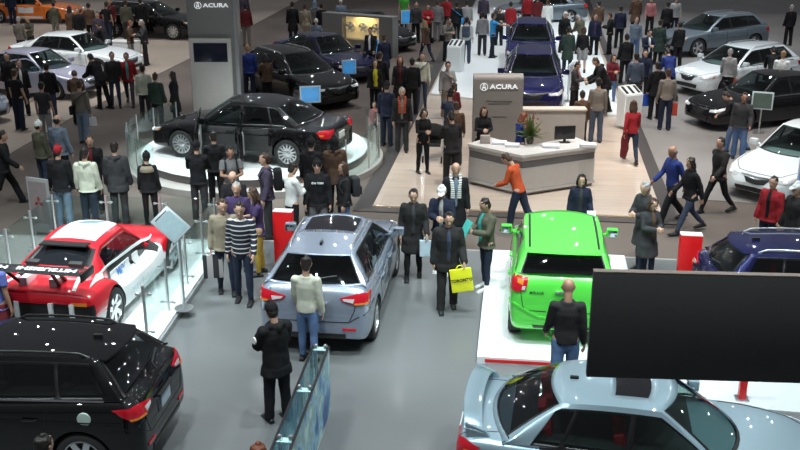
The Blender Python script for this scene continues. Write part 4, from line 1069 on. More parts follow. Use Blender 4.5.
class Skel:
    """joint positions; the person faces +X, left is +Y, height 1.75"""
    def __init__(s, pose, fem):
        p = dict(dict(lean=0, head=(4, 0), aL=(4, 8, 12, 4), aR=(4, 8, 12, 4), lL=(2, 2), lR=(-2, 2)), **POSES[pose])
        s.fem = fem
        sh = .150 if fem else .170
        P = Vector((0, 0, .93)); T = Ry(p['lean']); s.T = T; s.P = P
        s.waist = P+T@Vector((0, 0, .16)); s.chest = P+T@Vector((.0, 0, .36)); s.neck = P+T@Vector((-.015, 0, .53))
        s.H = T@Ry(p['head'][0])@Rz(p['head'][1])
        s.headc = s.neck+T@Vector((.01, 0, .05))+s.H@Vector((.025, 0, .115))
        s.arm = {}
        for k, sg, a in (('L', 1, p['aL']), ('R', -1, p['aR'])):
            S = P+T@Vector((-.01, sg*sh, .475))
            A = T@Rx(sg*a[1])@Ry(-a[0]); e = S+A@Vector((0, 0, -.285))
            B = A@Ry(-a[2]); 
            # inward swing of the forearm
            B = A@Rz(-sg*a[3])@Ry(-a[2])
            w = e+B@Vector((0, 0, -.25))
            s.arm[k] = (S, e, w, B)
        s.leg = {}
        for k, sg, a in (('L', 1, p['lL']), ('R', -1, p['lR'])):
            h = P+Vector((0, sg*.092, -.03)); A = Ry(-a[0])@Rx(sg*1.5); kn = h+A@Vector((0, 0, -.42))
            B = A@Ry(a[1]); an = kn+B@Vector((0, 0, -.41))
            s.leg[k] = (h, kn, an, Ry(-a[0]*.35) if pose not in ('sit',) else Ry(0))
        lo = min(s.leg['L'][2].z, s.leg['R'][2].z)-.075
        d = Vector((0, 0, -lo))
        s.P += d; s.waist += d; s.chest += d; s.neck += d; s.headc += d
        for D in (s.arm, s.leg):
            for k in D: a = D[k]; D[k] = (a[0]+d, a[1]+d, a[2]+d, a[3])
def torso_tube(bm, s, off=0., lo=-.06, hi=.50, flare=0., n=20):
    f = s.fem
    prof = [(-.06, .155 if not f else .160, .11), (.04, .150 if not f else .150, .108), (.14, .136 if not f else .118, .098), (.26, .148 if not f else .130, .107),
            (.36, .160 if not f else .138, .115 if not f else .122), (.44, .152 if not f else .135, .10), (.49, .10 if not f else .092, .08), (.52, .066, .066)]
    if off > .001: prof = prof[:-1]+[(.53, .070, .072)]
    pts, ra, rb = [], [], []
    if lo < -.06:
        k = 4
        for i in range(k):
            z = lo+(-.06-lo)*i/k; pts.append((z, (.175 if f else .17)+off+flare*(1-i/k), .125+off+flare*(1-i/k)*.9))
    for z, a, b in prof:
        if z >= max(lo, -.061): pts.append((z, a+off, b+off))
    P = []
    for z, a, b in pts:
        if z < 0: P.append(s.P+(s.T@Vector((0, 0, z)) if z > -.08 else Vector((0, 0, z))+s.T@Vector((.0, 0, 0))))
        else: P.append(s.P+s.T@Vector((.012*math.sin(z*5), 0, z)))
    tube(bm, P, [a for _, a, b in pts], n, 'round' if off < .001 else 'flat', Vector((0, 1, 0)), 0, [b for _, a, b in pts])
def flesh(bm):
    return bm
def head_geo(bm, s):
    H, c = s.H, s.headc
    prof = [(-.115, .030, .035, .030), (-.10, .044, .052, .022), (-.07, .056, .070, .014), (-.03, .068, .085, .006), (.01, .074, .094, 0), (.05, .075, .097, -.004), (.085, .064, .083, -.008), (.108, .042, .055, -.01), (.118, .018, .025, -.01)]
    P = [c+H@Vector((x, 0, z)) for z, a, b, x in prof]
    tube(bm, P, [p[1] for p in prof], 18, 'flat', H@Vector((0, 1, 0)), 0, [p[2] for p in prof])
    tube(bm, [c+H@Vector((.085, 0, .022)), c+H@Vector((.102, 0, -.018))], [.009, .015], 8)          # nose
    tube(bm, [c+H@Vector((.073, -.03, .032)), c+H@Vector((.077, .03, .032))], .012, 8)               # brow
    tube(bm, [c+H@Vector((.074, -.018, -.056)), c+H@Vector((.074, .018, -.056))], .010, 8)           # mouth
    tube(bm, [c+H@Vector((.060, -.008, -.098)), c+H@Vector((.060, .008, -.098))], .020, 8)           # chin
    for sg in (1, -1):
        tube(bm, [c+H@Vector((-.004, sg*.079, .022)), c+H@Vector((.0, sg*.074, -.022))], [.016, .010], 8, 'round', Vector((1, 0, 0)))   # ears
    tube(bm, [s.neck-s.T@Vector((0, 0, .06)), s.neck+s.T@Vector((.006, 0, .03)), c+H@Vector((-.02, 0, -.05))], [.062, .052, .055], 12)
def hand_geo(bm, s, k):
    S, e, w, B = s.arm[k]; sg = 1 if k == 'L' else -1
    # hand frame: down the forearm = -z, palm turned inward (-sg*y), thumb forward (+x)
    def q(x, y, z): return w+B@Vector((x, -sg*y, z))
    tube(bm, [q(0, 0, .01), q(.0, .0, -.04), q(.0, .004, -.082)], [.026, .040, .040], 10, 'round', B@Vector((1, 0, 0)), 0, [.022, .016, .015])
    L = (.062, .070, .066, .052)
    for i, x in enumerate((.033, .012, -.010, -.031)):
        l = L[i]
        tube(bm, [q(x*.9, .004, -.075), q(x*1.08, .010, -.085-l*.42), q(x*1.1, .026, -.085-l*.78), q(x*1.08, .042, -.085-l*.95)], [.0095, .009, .0085, .0075], 7)
    tube(bm, [q(.022, .004, -.02), q(.050, .012, -.05), q(.056, .026, -.082)], [.013, .011, .009], 7)
def wrinkle(me, amp, sc, seed=0):
    nn = len(me.vertices); co = [0.]*nn*3; nr = [0.]*nn*3
    me.vertices.foreach_get('co', co); me.vertex_normals.foreach_get('vector', nr)
    for i in range(nn):
        x, y, z = co[3*i:3*i+3]
        n = (noise.noise((x*sc+seed, y*sc+seed, z*sc))+.5*noise.noise((x*sc*2+seed, y*sc*2+5, z*sc*.9)))*amp
        for k in range(3): co[3*i+k] += nr[3*i+k]*n
    me.vertices.foreach_set('co', co); me.update()
def fuse(bm, vox, mats, smooth=2, wr=0., sc=9., cut=None):
    bmesh.ops.recalc_face_normals(bm, faces=bm.faces[:])
    me = bpy.data.meshes.new('x'); bm.to_mesh(me); bm.free()
    mods = [('REMESH', dict(mode='VOXEL', voxel_size=vox, use_smooth_shade=True))]
    if smooth: mods.append(('SMOOTH', dict(factor=.5, iterations=smooth)))
    r = evalmesh(me, mods)
    if wr: wrinkle(r, wr, sc)
    for m in mats: r.materials.append(m)
    r.polygons.foreach_set('use_smooth', [True]*len(r.polygons)); r.update()
    return r
PROTO = {}
def body_proto(pose, fem):
    k = ('b', pose, fem)
    if k in PROTO: return PROTO[k]
    s = Skel(pose, fem); bm = bmesh.new(); f = .88 if fem else 1.
    torso_tube(bm, s, -.026); head_geo(bm, s)
    for a in 'LR':
        S, e, w, B = s.arm[a]
        tube(bm, [S.lerp(s.neck, .1), S.lerp(e, .2), S.lerp(e, .5), e, e.lerp(w, .3), w], [.030*f, .042*f, .044*f, .038*f, .037*f, .025*f], 12)
        tube(bm, [S.lerp(s.chest, .5), S-s.T@Vector((0, 0, .02))], .040*f, 10)
        hand_geo(bm, s, a)
        h, kn, an, F = s.leg[a]
        tube(bm, [h+Vector((0, 0, .04)), h.lerp(kn, .3), kn, kn.lerp(an, .3), an], [.085, .078, .052, .054, .034], 12)
        tube(bm, [an+F@Vector((-.045, 0, -.04)), an+F@Vector((.06, 0, -.045)), an+F@Vector((.15, 0, -.052))], [.030, .034, .024], 10, 'round', Vector((0, 1, 0)), 0, [.03, .024, .016])
    me = fuse(bm, .0095, [skinmat('light'), M_EYE, M_LIP], 1)
    for p in me.polygons:
        d = s.H.inverted()@(Vector(p.center)-s.headc)
        if d.x > .055:
            if abs(abs(d.y)-.031) < .010 and abs(d.z-.014) < .006: p.material_index = 1
            elif abs(d.y) < .020 and abs(d.z+.056) < .005: p.material_index = 2
    PROTO[k] = (me, s); return PROTO[k]
def top_proto(pose, fem, style):
    k = ('t', pose, fem, style)
    if k in PROTO: return PROTO[k]
    s = Skel(pose, fem); bm = bmesh.new()
    off = {'jacket': .027, 'coat': .028, 'parka': .042, 'sweater': .016, 'tee': .012, 'hoodie': .027, 'suit': .022}[style]
    lo = {'jacket': -.10, 'coat': -.40, 'parka': -.20, 'sweater': -.06, 'tee': -.08, 'hoodie': -.09, 'suit': -.13}[style]
    torso_tube(bm, s, off, lo, flare=.03 if style == 'coat' else .012)
    f = .88 if fem else 1.
    for a in 'LR':
        S, e, w, B = s.arm[a]; o = off*.75
        P = [S.lerp(s.neck, .10)-s.T@Vector((0, 0, .03)), S.lerp(e, .22), S.lerp(e, .5), e, e.lerp(w, .45), w.lerp(e, .03)]
        Rr = [.045*f+o*.9, .056*f+o, .05*f+o, .044*f+o, .042*f+o, .034*f+o]
        if style == 'tee': P, Rr = P[:2]+[S.lerp(e, .62)], Rr[:2]+[.058*f+o]
        tube(bm, [S.lerp(s.chest, .45)+s.T@Vector((0, 0, .01)), S-s.T@Vector((0, 0, .02))], .062*f+o*.8, 12)
        tube(bm, P, Rr, 12, 'round' if style != 'tee' else 'flat')
    if style in ('jacket', 'coat', 'parka', 'suit'):
        tube(bm, [s.neck-s.T@Vector((0, 0, .035)), s.neck+s.T@Vector((-.0, 0, .02))], [.092, .078], 14, 'flat')
    if style in ('hoodie', 'parka'):
        tube(bm, [s.neck+s.T@Vector((-.05, -.08, -.01)), s.neck+s.T@Vector((-.105, 0, -.035)), s.neck+s.T@Vector((-.05, .08, -.01))], [.045, .058, .045], 10)
        tube(bm, [s.neck-s.T@Vector((0, 0, .035)), s.neck+s.T@Vector((-.0, 0, .015))], [.090, .080], 14, 'flat')
    me = fuse(bm, .015, [cloth('white', CC['white'])], 2, {'sweater': .006, 'tee': .006}.get(style, .011), 8.)
    PROTO[k] = me; return me
def legs_proto(pose, fem, style):
    k = ('l', pose, fem, style)
    if k in PROTO: return PROTO[k]
    s = Skel(pose, fem); bm = bmesh.new()
    tube(bm, [s.P+s.T@Vector((0, 0, .10)), s.P+Vector((0, 0, .0)), s.P+Vector((0, 0, -.07))], [.132, .150, .142], 16, 'round', Vector((0, 1, 0)), 0, [.095, .108, .105])
    sl = style == 'slim'
    for a in 'LR':
        h, kn, an, F = s.leg[a]
        q = (.080, .086, .062, .060, .045) if sl else (.086, .092, .078, .074, .070)
        if style == 'skirt': q = (.110, .115, .10)
        P = [h+Vector((0, 0, .04)), h.lerp(kn, .3), kn, kn.lerp(an, .4), an+Vector((0, 0, .0 if not sl else .02))]
        tube(bm, P[:len(q)], q, 14, 'flat')
        if not sl and style != 'skirt': tube(bm, [an+Vector((.0, 0, .05)), an+Vector((.02, 0, -.025))], [.068, .072], 12, 'flat')
    me = fuse(bm, .015, [cloth('white', CC['white'])], 2, .007, 9.)
    PROTO[k] = me; return me
def shoe_proto(pose, fem, a):
    k = ('s', pose, fem, a)
    if k in PROTO: return PROTO[k]
    s = Skel(pose, fem); h, kn, an, F = s.leg[a]; bm = bmesh.new()
    tube(bm, [an+F@Vector((-.052, 0, -.038)), an+F@Vector((.03, 0, -.035)), an+F@Vector((.10, 0, -.045)), an+F@Vector((.165, 0, -.050))], [.040, .044, .047, .036], 12, 'round', Vector((0, 1, 0)), 0, [.04, .044, .032, .024])
    tube(bm, [an+Vector((0, 0, .03)), an+Vector((-.005, 0, -.04))], [.045, .045], 10)
    vs = box(bm, -.095, .20, -.042, .042, -.078, -.055, .008)
    for v in vs: v.co = an+F@v.co
    me = tomesh(bm, M_BLACK, True, 50); PROTO[k] = me; return me
def hair_proto(pose, fem, style):
    k = ('h', pose, fem, style)
    if k in PROTO: return PROTO[k]
    s = Skel(pose, fem); H, c = s.H, s.headc; bm = bmesh.new()
    def q(x, y, z): return c+H@Vector((x, y, z))
    Y = H@Vector((0, 1, 0))
    if style in ('short', 'long', 'bob', 'pony'):
        tube(bm, [q(-.050, 0, -.04), q(-.040, 0, .01), q(-.021, 0, .060), q(-.010, 0, .096), q(-.012, 0, .122)], [.066, .080, .084, .070, .032], 18, 'round', Y, 0, [.060, .070, .096, .092, .045])
    if style == 'bald':
        tube(bm, [q(-.045, 0, -.03), q(-.038, 0, .01)], [.073, .079], 18, 'round', Y, 0, [.062, .068])
    if style in ('long', 'bob'):
        z = -.26 if style == 'long' else -.11
        tube(bm, [q(-.02, 0, .06), q(-.045, 0, -.02), q(-.060, 0, -.10), s.headc+s.T@Vector((-.085, 0, z))], [.088, .096, .102, .075], 16, 'round', Y, 0, [.075, .062, .050, .034])
        for sg in (1, -1): tube(bm, [q(.02, sg*.065, .07), q(.012, sg*.083, 0), q(.0, sg*.085, -.08), s.headc+s.T@Vector((.0, sg*.08, z*.8))], [.024, .026, .028, .016], 8)
    if style == 'pony':
        tube(bm, [q(-.09, 0, .05), q(-.14, 0, .0), q(-.14, 0, -.14)], [.03, .035, .015], 10)
    if style == 'beanie':
        tube(bm, [q(-.012, 0, .022), q(-.012, 0, .06), q(-.012, 0, .105), q(-.015, 0, .135)], [.086, .087, .072, .035], 18, 'round', Y, 0, [.105, .106, .09, .045])
    if style == 'cap':
        tube(bm, [q(-.005, 0, .050), q(-.008, 0, .085), q(-.012, 0, .118)], [.084, .080, .050], 18, 'round', Y, 0, [.103, .096, .062])
        tube(bm, [q(.07, 0, .050), q(.12, 0, .046), q(.165, 0, .034)], [.070, .066, .040], 14, 'round', Y, 0, [.010, .008, .006])
    if style == 'hood':
        tube(bm, [s.neck+s.T@Vector((-.02, 0, -.03)), q(-.035, 0, -.06), q(-.030, 0, .02), q(-.020, 0, .09), q(-.025, 0, .13)], [.105, .098, .102, .088, .045], 18, 'round', Y, 0, [.09, .085, .098, .095, .05])
    me = fuse(bm, .010, [cloth('white', CC['white'])], 1, .003 if style in ('cap', 'beanie') else .008, 26.)
    PROTO[k] = me; return me
def shirt_proto(pose, fem):
    k = ('v', pose, fem)
    if k in PROTO: return PROTO[k]
    s = Skel(pose, fem); bm = bmesh.new(); P, A, B = [], [], []
    for z, w, d in ((.02, .045, .128), (.14, .05, .118), (.26, .055, .128), (.36, .06, .140), (.44, .055, .122), (.50, .045, .09)):
        P.append(s.P+s.T@Vector((.040+.012*math.sin(z*5), 0, z))); A.append(w); B.append(d)
    tube(bm, P, A, 14, 'round', Vector((0, 1, 0)), 0, B)
    PROTO[k] = fuse(bm, .014, [cloth('white', CC['white'])], 1, .003); return PROTO[k]
def setm(o, m, slot=0):
    o.material_slots[slot].link = 'OBJECT'; o.material_slots[slot].material = m
N_PEOPLE = []
def person(hx, hy, face, label, top=('jacket', 'black'), legs=('loose', 'black'), hair=('short', 'dark'), pose='stand', h=1.75, fem=False, skin='light',
           shirt=None, shoes='black', group=None, zb=0., loc=None, extra=None, fixed=False):
    """hx, hy: top of the head in the photograph; h: standing height"""
    sk = Skel(pose, fem); sc = h/1.75
    topz = (sk.headc.z+.12)*sc+zb
    if loc is None:
        p = G(hx, hy, topz); hd = sk.headc*sc
        a = R(face); p = Vector((p.x-(hd.x*math.cos(a)-hd.y*math.sin(a)), p.y-(hd.x*math.sin(a)+hd.y*math.cos(a)), zb))
    else: p = Vector((loc[0], loc[1], zb))
    _r = .46 if pose in ('lean', 'stoop') else (.25 if pose in ('hold', 'cross', 'walk', 'walkb', 'point', 'phone') else .21)
    if not fixed: p = free(p, _r)
    DISCS.append((p.x, p.y, .19))
    root = empty('person', p, R(face), label, 'person', group); root.scale = (sc, sc, sc)
    me, s = body_proto(pose, fem)
    o = link('body', me, root); setm(o, skinmat(skin))
    gap = top[0] == 'tee'
    o = link({'sweater': 'sweater', 'tee': 't_shirt', 'coat': 'coat', 'suit': 'suit_jacket', 'hoodie': 'hoodie'}.get(top[0], 'jacket'), top_proto(pose, fem, top[0]), root); setm(o, cloth(top[1], CC[top[1]]))
    o = link('skirt' if legs[0] == 'skirt' else 'trousers', legs_proto(pose, fem, legs[0]), root); setm(o, cloth(legs[1], CC[legs[1]]))
    for a in 'LR':
        o = link('shoe', shoe_proto(pose, fem, a), root); setm(o, mat('shoe_'+shoes, CC.get(shoes, (.02, .02, .02)), .5))
    if hair:
        if hair[0] in ('beanie', 'cap', 'hood'):
            o = link({'beanie': 'knit_hat', 'cap': 'cap', 'hood': 'hood'}[hair[0]], hair_proto(pose, fem, hair[0]), root); setm(o, cloth(hair[1], CC.get(hair[1], (.02, .02, .02))))
            if hair[0] != 'hood': o = link('hair', hair_proto(pose, fem, 'bald' if len(hair) < 3 else hair[2]), root); setm(o, mat('hair_dark', HC['dark'], .6, var=.2, scale=60))
        else:
            o = link('hair', hair_proto(pose, fem, hair[0]), root); setm(o, mat('hair_'+hair[1], HC[hair[1]], .55, var=.25, scale=60))
    if shirt: o = link('shirt', shirt_proto(pose, fem), root); setm(o, cloth(shirt, CC[shirt]))
    N_PEOPLE.append(root)
    if extra: extra(root, s, pose, fem)
    root['_s'] = 1; del root['_s']
    return root, s
# extras worn by a person (parts of it)
def ex_backpack(col, strap=True):
    def f(root, s, pose, fem):
        bm = bmesh.new(); m = Matrix.Translation(s.chest+s.T@Vector((-.22, 0, -.06))) @ s.T.to_4x4()
        box(bm, -.085, .085, -.15, .15, -.22, .20, .05, mtx=m); box(bm, -.13, -.08, -.11, .11, -.18, .0, .02, mtx=m)
        o = link('backpack', tomesh(bm, cloth(col, CC[col])), root)
        for sg in (1, -1):
            bm = bmesh.new(); q = lambda x, y, z: s.chest+s.T@Vector((x, y, z))
            tube(bm, [q(-.17, sg*.09, .08), q(-.05, sg*.11, .17), q(.10, sg*.115, .10), q(.165, sg*.12, -.02), q(.09, sg*.17, -.15), q(-.12, sg*.13, -.2)], .021, 8, 'round', Vector((0, 1, 0)), 0, .010 and [.012]*6)
            link('strap', tomesh(bm, cloth(col, CC[col])), o)
    return f
def ex_cross(col, side=-1):
    def f(root, s, pose, fem):
        bm = bmesh.new(); q = lambda x, y, z: s.chest+s.T@Vector((x, y, z))
        P = [q(math.cos(t)*.165*(1 if math.cos(t) > 0 else .9), math.sin(t)*.205, .02+math.sin(t)*.16*side*-1) for t in [2*math.pi*i/20 for i in range(20)]]
        P.append(P[0]); tube(bm, P, .022, 8, 'flat', Vector((1, 0, 0)), 0, [.010]*21)
        link('shoulder_strap', tomesh(bm, cloth(col, CC[col])), root)
        bm = bmesh.new(); m = Matrix.Translation(s.P+Vector((-.04, side*.24, .02)))
        box(bm, -.14, .14, -.05, .05, -.12, .12, .03, mtx=m); link('shoulder_bag', tomesh(bm, cloth(col, CC[col])), root)
    return f
def ex_scarf(col):
    def f(root, s, pose, fem):
        q = lambda x, y, z: s.chest+s.T@Vector((x, y, z)); bm = bmesh.new()
        for sg in (1, -1):
            tube(bm, [q(-.10, 0, .20), q(-.03, sg*.085, .20), q(.10, sg*.07, .12), q(.155, sg*.055, .0), q(.16, sg*.06, -.20)], [.035, .038, .04, .042, .042], 10, 'flat', Vector((0, 1, 0)), 0, [.025, .025, .018, .015, .012])
        link('scarf', tomesh(bm, stripes('scarf_'+col, CC[col], tuple(c*.3 for c in CC[col]), 26)), root)
    return f
def stripes(name, a, b, sc=10, axis=2, duty=.5):
    if name in MATS: return MATS[name]
    m = mat(name, a, .85); nt = m.node_tree; N = nt.nodes; L = nt.links
    tc = N.new('ShaderNodeTexCoord'); sp_ = N.new('ShaderNodeSeparateXYZ'); L.new(tc.outputs['Object'], sp_.inputs[0])
    k = N.new('ShaderNodeMath'); k.operation = 'MULTIPLY'; k.inputs[1].default_value = sc; L.new(sp_.outputs[axis], k.inputs[0])
    fr = N.new('ShaderNodeMath'); fr.operation = 'FRACT'; L.new(k.outputs[0], fr.inputs[0])
    gt = N.new('ShaderNodeMath'); gt.operation = 'GREATER_THAN'; gt.inputs[1].default_value = duty; L.new(fr.outputs[0], gt.inputs[0])
    mx = N.new('ShaderNodeMix'); mx.data_type = 'RGBA'; mx.inputs[6].default_value = tuple(a)+(1,); mx.inputs[7].default_value = tuple(b)+(1,)
    L.new(gt.outputs[0], mx.inputs[0]); L.new(mx.outputs[2], N['Principled BSDF'].inputs['Base Color'])
    return m
def ex_stripes(name, a, b, sc, duty):
    def f(root, s, pose, fem):
        for o in COL.objects:
            if o.parent == root and o.name.split('.')[0] in ('sweater', 'jacket', 'hoodie', 't_shirt'): setm(o, stripes(name, a, b, sc, 2, duty))
    return f
def hand_pos(root, s, k):
    """world position of the closed fingers"""
    S, e, w, B = s.arm[k]; p = w+B@Vector((.01, -(1 if k == 'L' else -1)*.03, -.10))
    a = root.rotation_euler.z; p = p*root.scale.x
    return Vector((root.location.x+p.x*math.cos(a)-p.y*math.sin(a), root.location.y+p.x*math.sin(a)+p.y*math.cos(a), root.location.z+p.z))
def bag(root, s, k, label, m, w=.30, h=.34, d=.07, name='carrier_bag', tilt=0, cat='bag', txt=None):
    p = hand_pos(root, s, k); o = empty(name, (p.x, p.y, p.z-h-.03), root.rotation_euler.z, label, cat)
    bm = bmesh.new(); vs = box(bm, -d/2, d/2, -w/2, w/2, 0, h, .01)
    for v in vs:
        if v.co.z > h*.6: v.co.x *= .45
    bmesh.ops.subdivide_edges(bm, edges=bm.edges[:], cuts=2)
    me = tomesh(bm, m, True, 50); wrinkle(me, .008, 7); b = link('bag_body', me, o)
    for sg in (1, -1):
        bm = bmesh.new(); tube(bm, [(sg*.01, -w*.22, h-.01), (sg*.008, -w*.10, h+.05), (sg*.004, 0, h+.065), (sg*.008, w*.10, h+.05), (sg*.01, w*.22, h-.01)], .006, 6)
        link('handle', tomesh(bm, m), o)
    if tilt: o.rotation_euler = (R(tilt), 0, root.rotation_euler.z)
    return o
# ------------------------------------------------------------------ place the cars
def wheel_loc(sp, hd, front, left, p):
    a = R(hd); ax = sp['axles'][0] if front else sp['axles'][1]; y = (1 if left else -1)*(sp['W']/2-.1)
    return Vector((p.x-(ax*math.cos(a)-y*math.sin(a)), p.y-(ax*math.sin(a)+y*math.cos(a)), 0))
def nose_loc(sp, hd, p, x=None):
    a = R(hd); x = sp['body'][-1][0] if x is None else x
    return Vector((p.x-x*math.cos(a), p.y-x*math.sin(a), 0))
P_SILV = paint('silver', (.31, .36, .45), .45, .26)
P_BLK = paint('gloss_black', (.004, .004, .005), 0, .5)
P_BLK2 = paint('deep_black', (.008, .008, .009), 0, .45)
P_GRN = paint('lime_green', (.10, .72, .07), 0, .35)
P_EVO = paint('cool_silver', (.33, .46, .53), .45, .30)
P_NAVY = paint('navy', (.008, .010, .05), .2, .25)
P_BLUE = paint('deep_blue', (.009, .010, .07), .2, .25)
P_WHT = paint('white', (.74, .80, .82), 0, .3)
P_GREYM = paint('steel_grey', (.17, .22, .26), .4, .3)
P_LAV = paint('pale_lavender', (.42, .44, .56), .3, .3)
P_ORG = paint('orange', (.85, .20, .02), 0, .3)
P_RED = paint('race_red', (.62, .010, .022), 0, .3)
# 1 black crossover bottom left
sp = dict(RVR); make_car('crossover_car', sp, P_BLK, wheel_loc(sp, 174, False, True, G(88, 480)), 174, 'glossy black crossover with round pale fuel sticker, bottom left', wheel='seven')
# 2 silver crossover
sp = dict(RVR, cab=dict(RVR['cab'], pano=(1.08, 1.50), pv=.80)); make_car('crossover_car', sp, P_SILV, wheel_loc(sp, 83, False, False, G(372, 337)), 83, 'silver crossover seen from behind on the grey floor, centre', wheel='seven')
# 3 green hatchback
make_car('hatchback_car', MIRAGE, P_GRN, wheel_loc(MIRAGE, 83, False, True, G(513, 329, .13)), 83, 'bright lime green hatchback on the white platform', wheel='seven', z=.13)
# 4 silver sedan with rear wing
EVO['cab'].update(pano=(1.20, 1.50), pv=.62)
def evo_extra(sn, snb, car, sp, rows):
    bm = bmesh.new(); xr = sp['body'][0][0]
    n = 16; rv = []
    for k in range(n+1):
        v = -1+2*k/n; y = v*.74; z = 1.16-.10*abs(v)**6; x = xr+.20-.07*(1-v*v)
        rv.append([bm.verts.new(q) for q in ((x+.11, y, z-.015), (x+.04, y, z+.015), (x-.10, y, z+.04), (x-.11, y, z+.03), (x+.0, y, z-.012))])
    for i in range(n):
        for k in range(5): bm.faces.new((rv[i][k], rv[i][(k+1) % 5], rv[i+1][(k+1) % 5], rv[i+1][k]))
    bm.faces.new(rv[0]); bm.faces.new(rv[-1]); bmesh.ops.recalc_face_normals(bm, faces=bm.faces[:])
    w = link('rear_wing', tomesh(bm, P_EVO), car)
    for s in (1, -1):
        bm = bmesh.new(); V = [(xr+.12, .98), (xr+.40, .98), (xr+.32, 1.08), (xr+.10, 1.16)]
        a = [bm.verts.new((x, s*.735, z)) for x, z in V]; b = [bm.verts.new((x, s*.685, z)) for x, z in V]
        bm.faces.new(a); bm.faces.new(b[::-1])
        for i in range(4): bm.faces.new((a[i], a[(i+1) % 4], b[(i+1) % 4], b[i]))
        bmesh.ops.recalc_face_normals(bm, faces=bm.faces[:]); link('wing_support', tomesh(bm, P_EVO, True, 30), w)
    bm = bmesh.new(); q, nn = sn.near((-.80, 0, 1.5)); box(bm, -.05, .05, -.02, .02, -.005, .03, .008, mtx=Matrix.Translation(q)); link('roof_aerial', tomesh(bm, M_BLACK), car)
M_REDSEAT = mat('red_seat', (.50, .012, .02), .6)
pE = G(634, 410, 1.42); hd = -10; a = R(hd); 
locE = Vector((pE.x+.02, pE.y, 0))+Vector((-math.sin(a), math.cos(a), 0))*.57+Vector((math.cos(a), math.sin(a), 0))*.12
make_car('sedan_car', EVO, P_EVO, locE, hd, 'silver blue sedan with large rear wing and red seats, bottom right', wheel='seven', seatm=M_REDSEAT, extras=evo_extra)
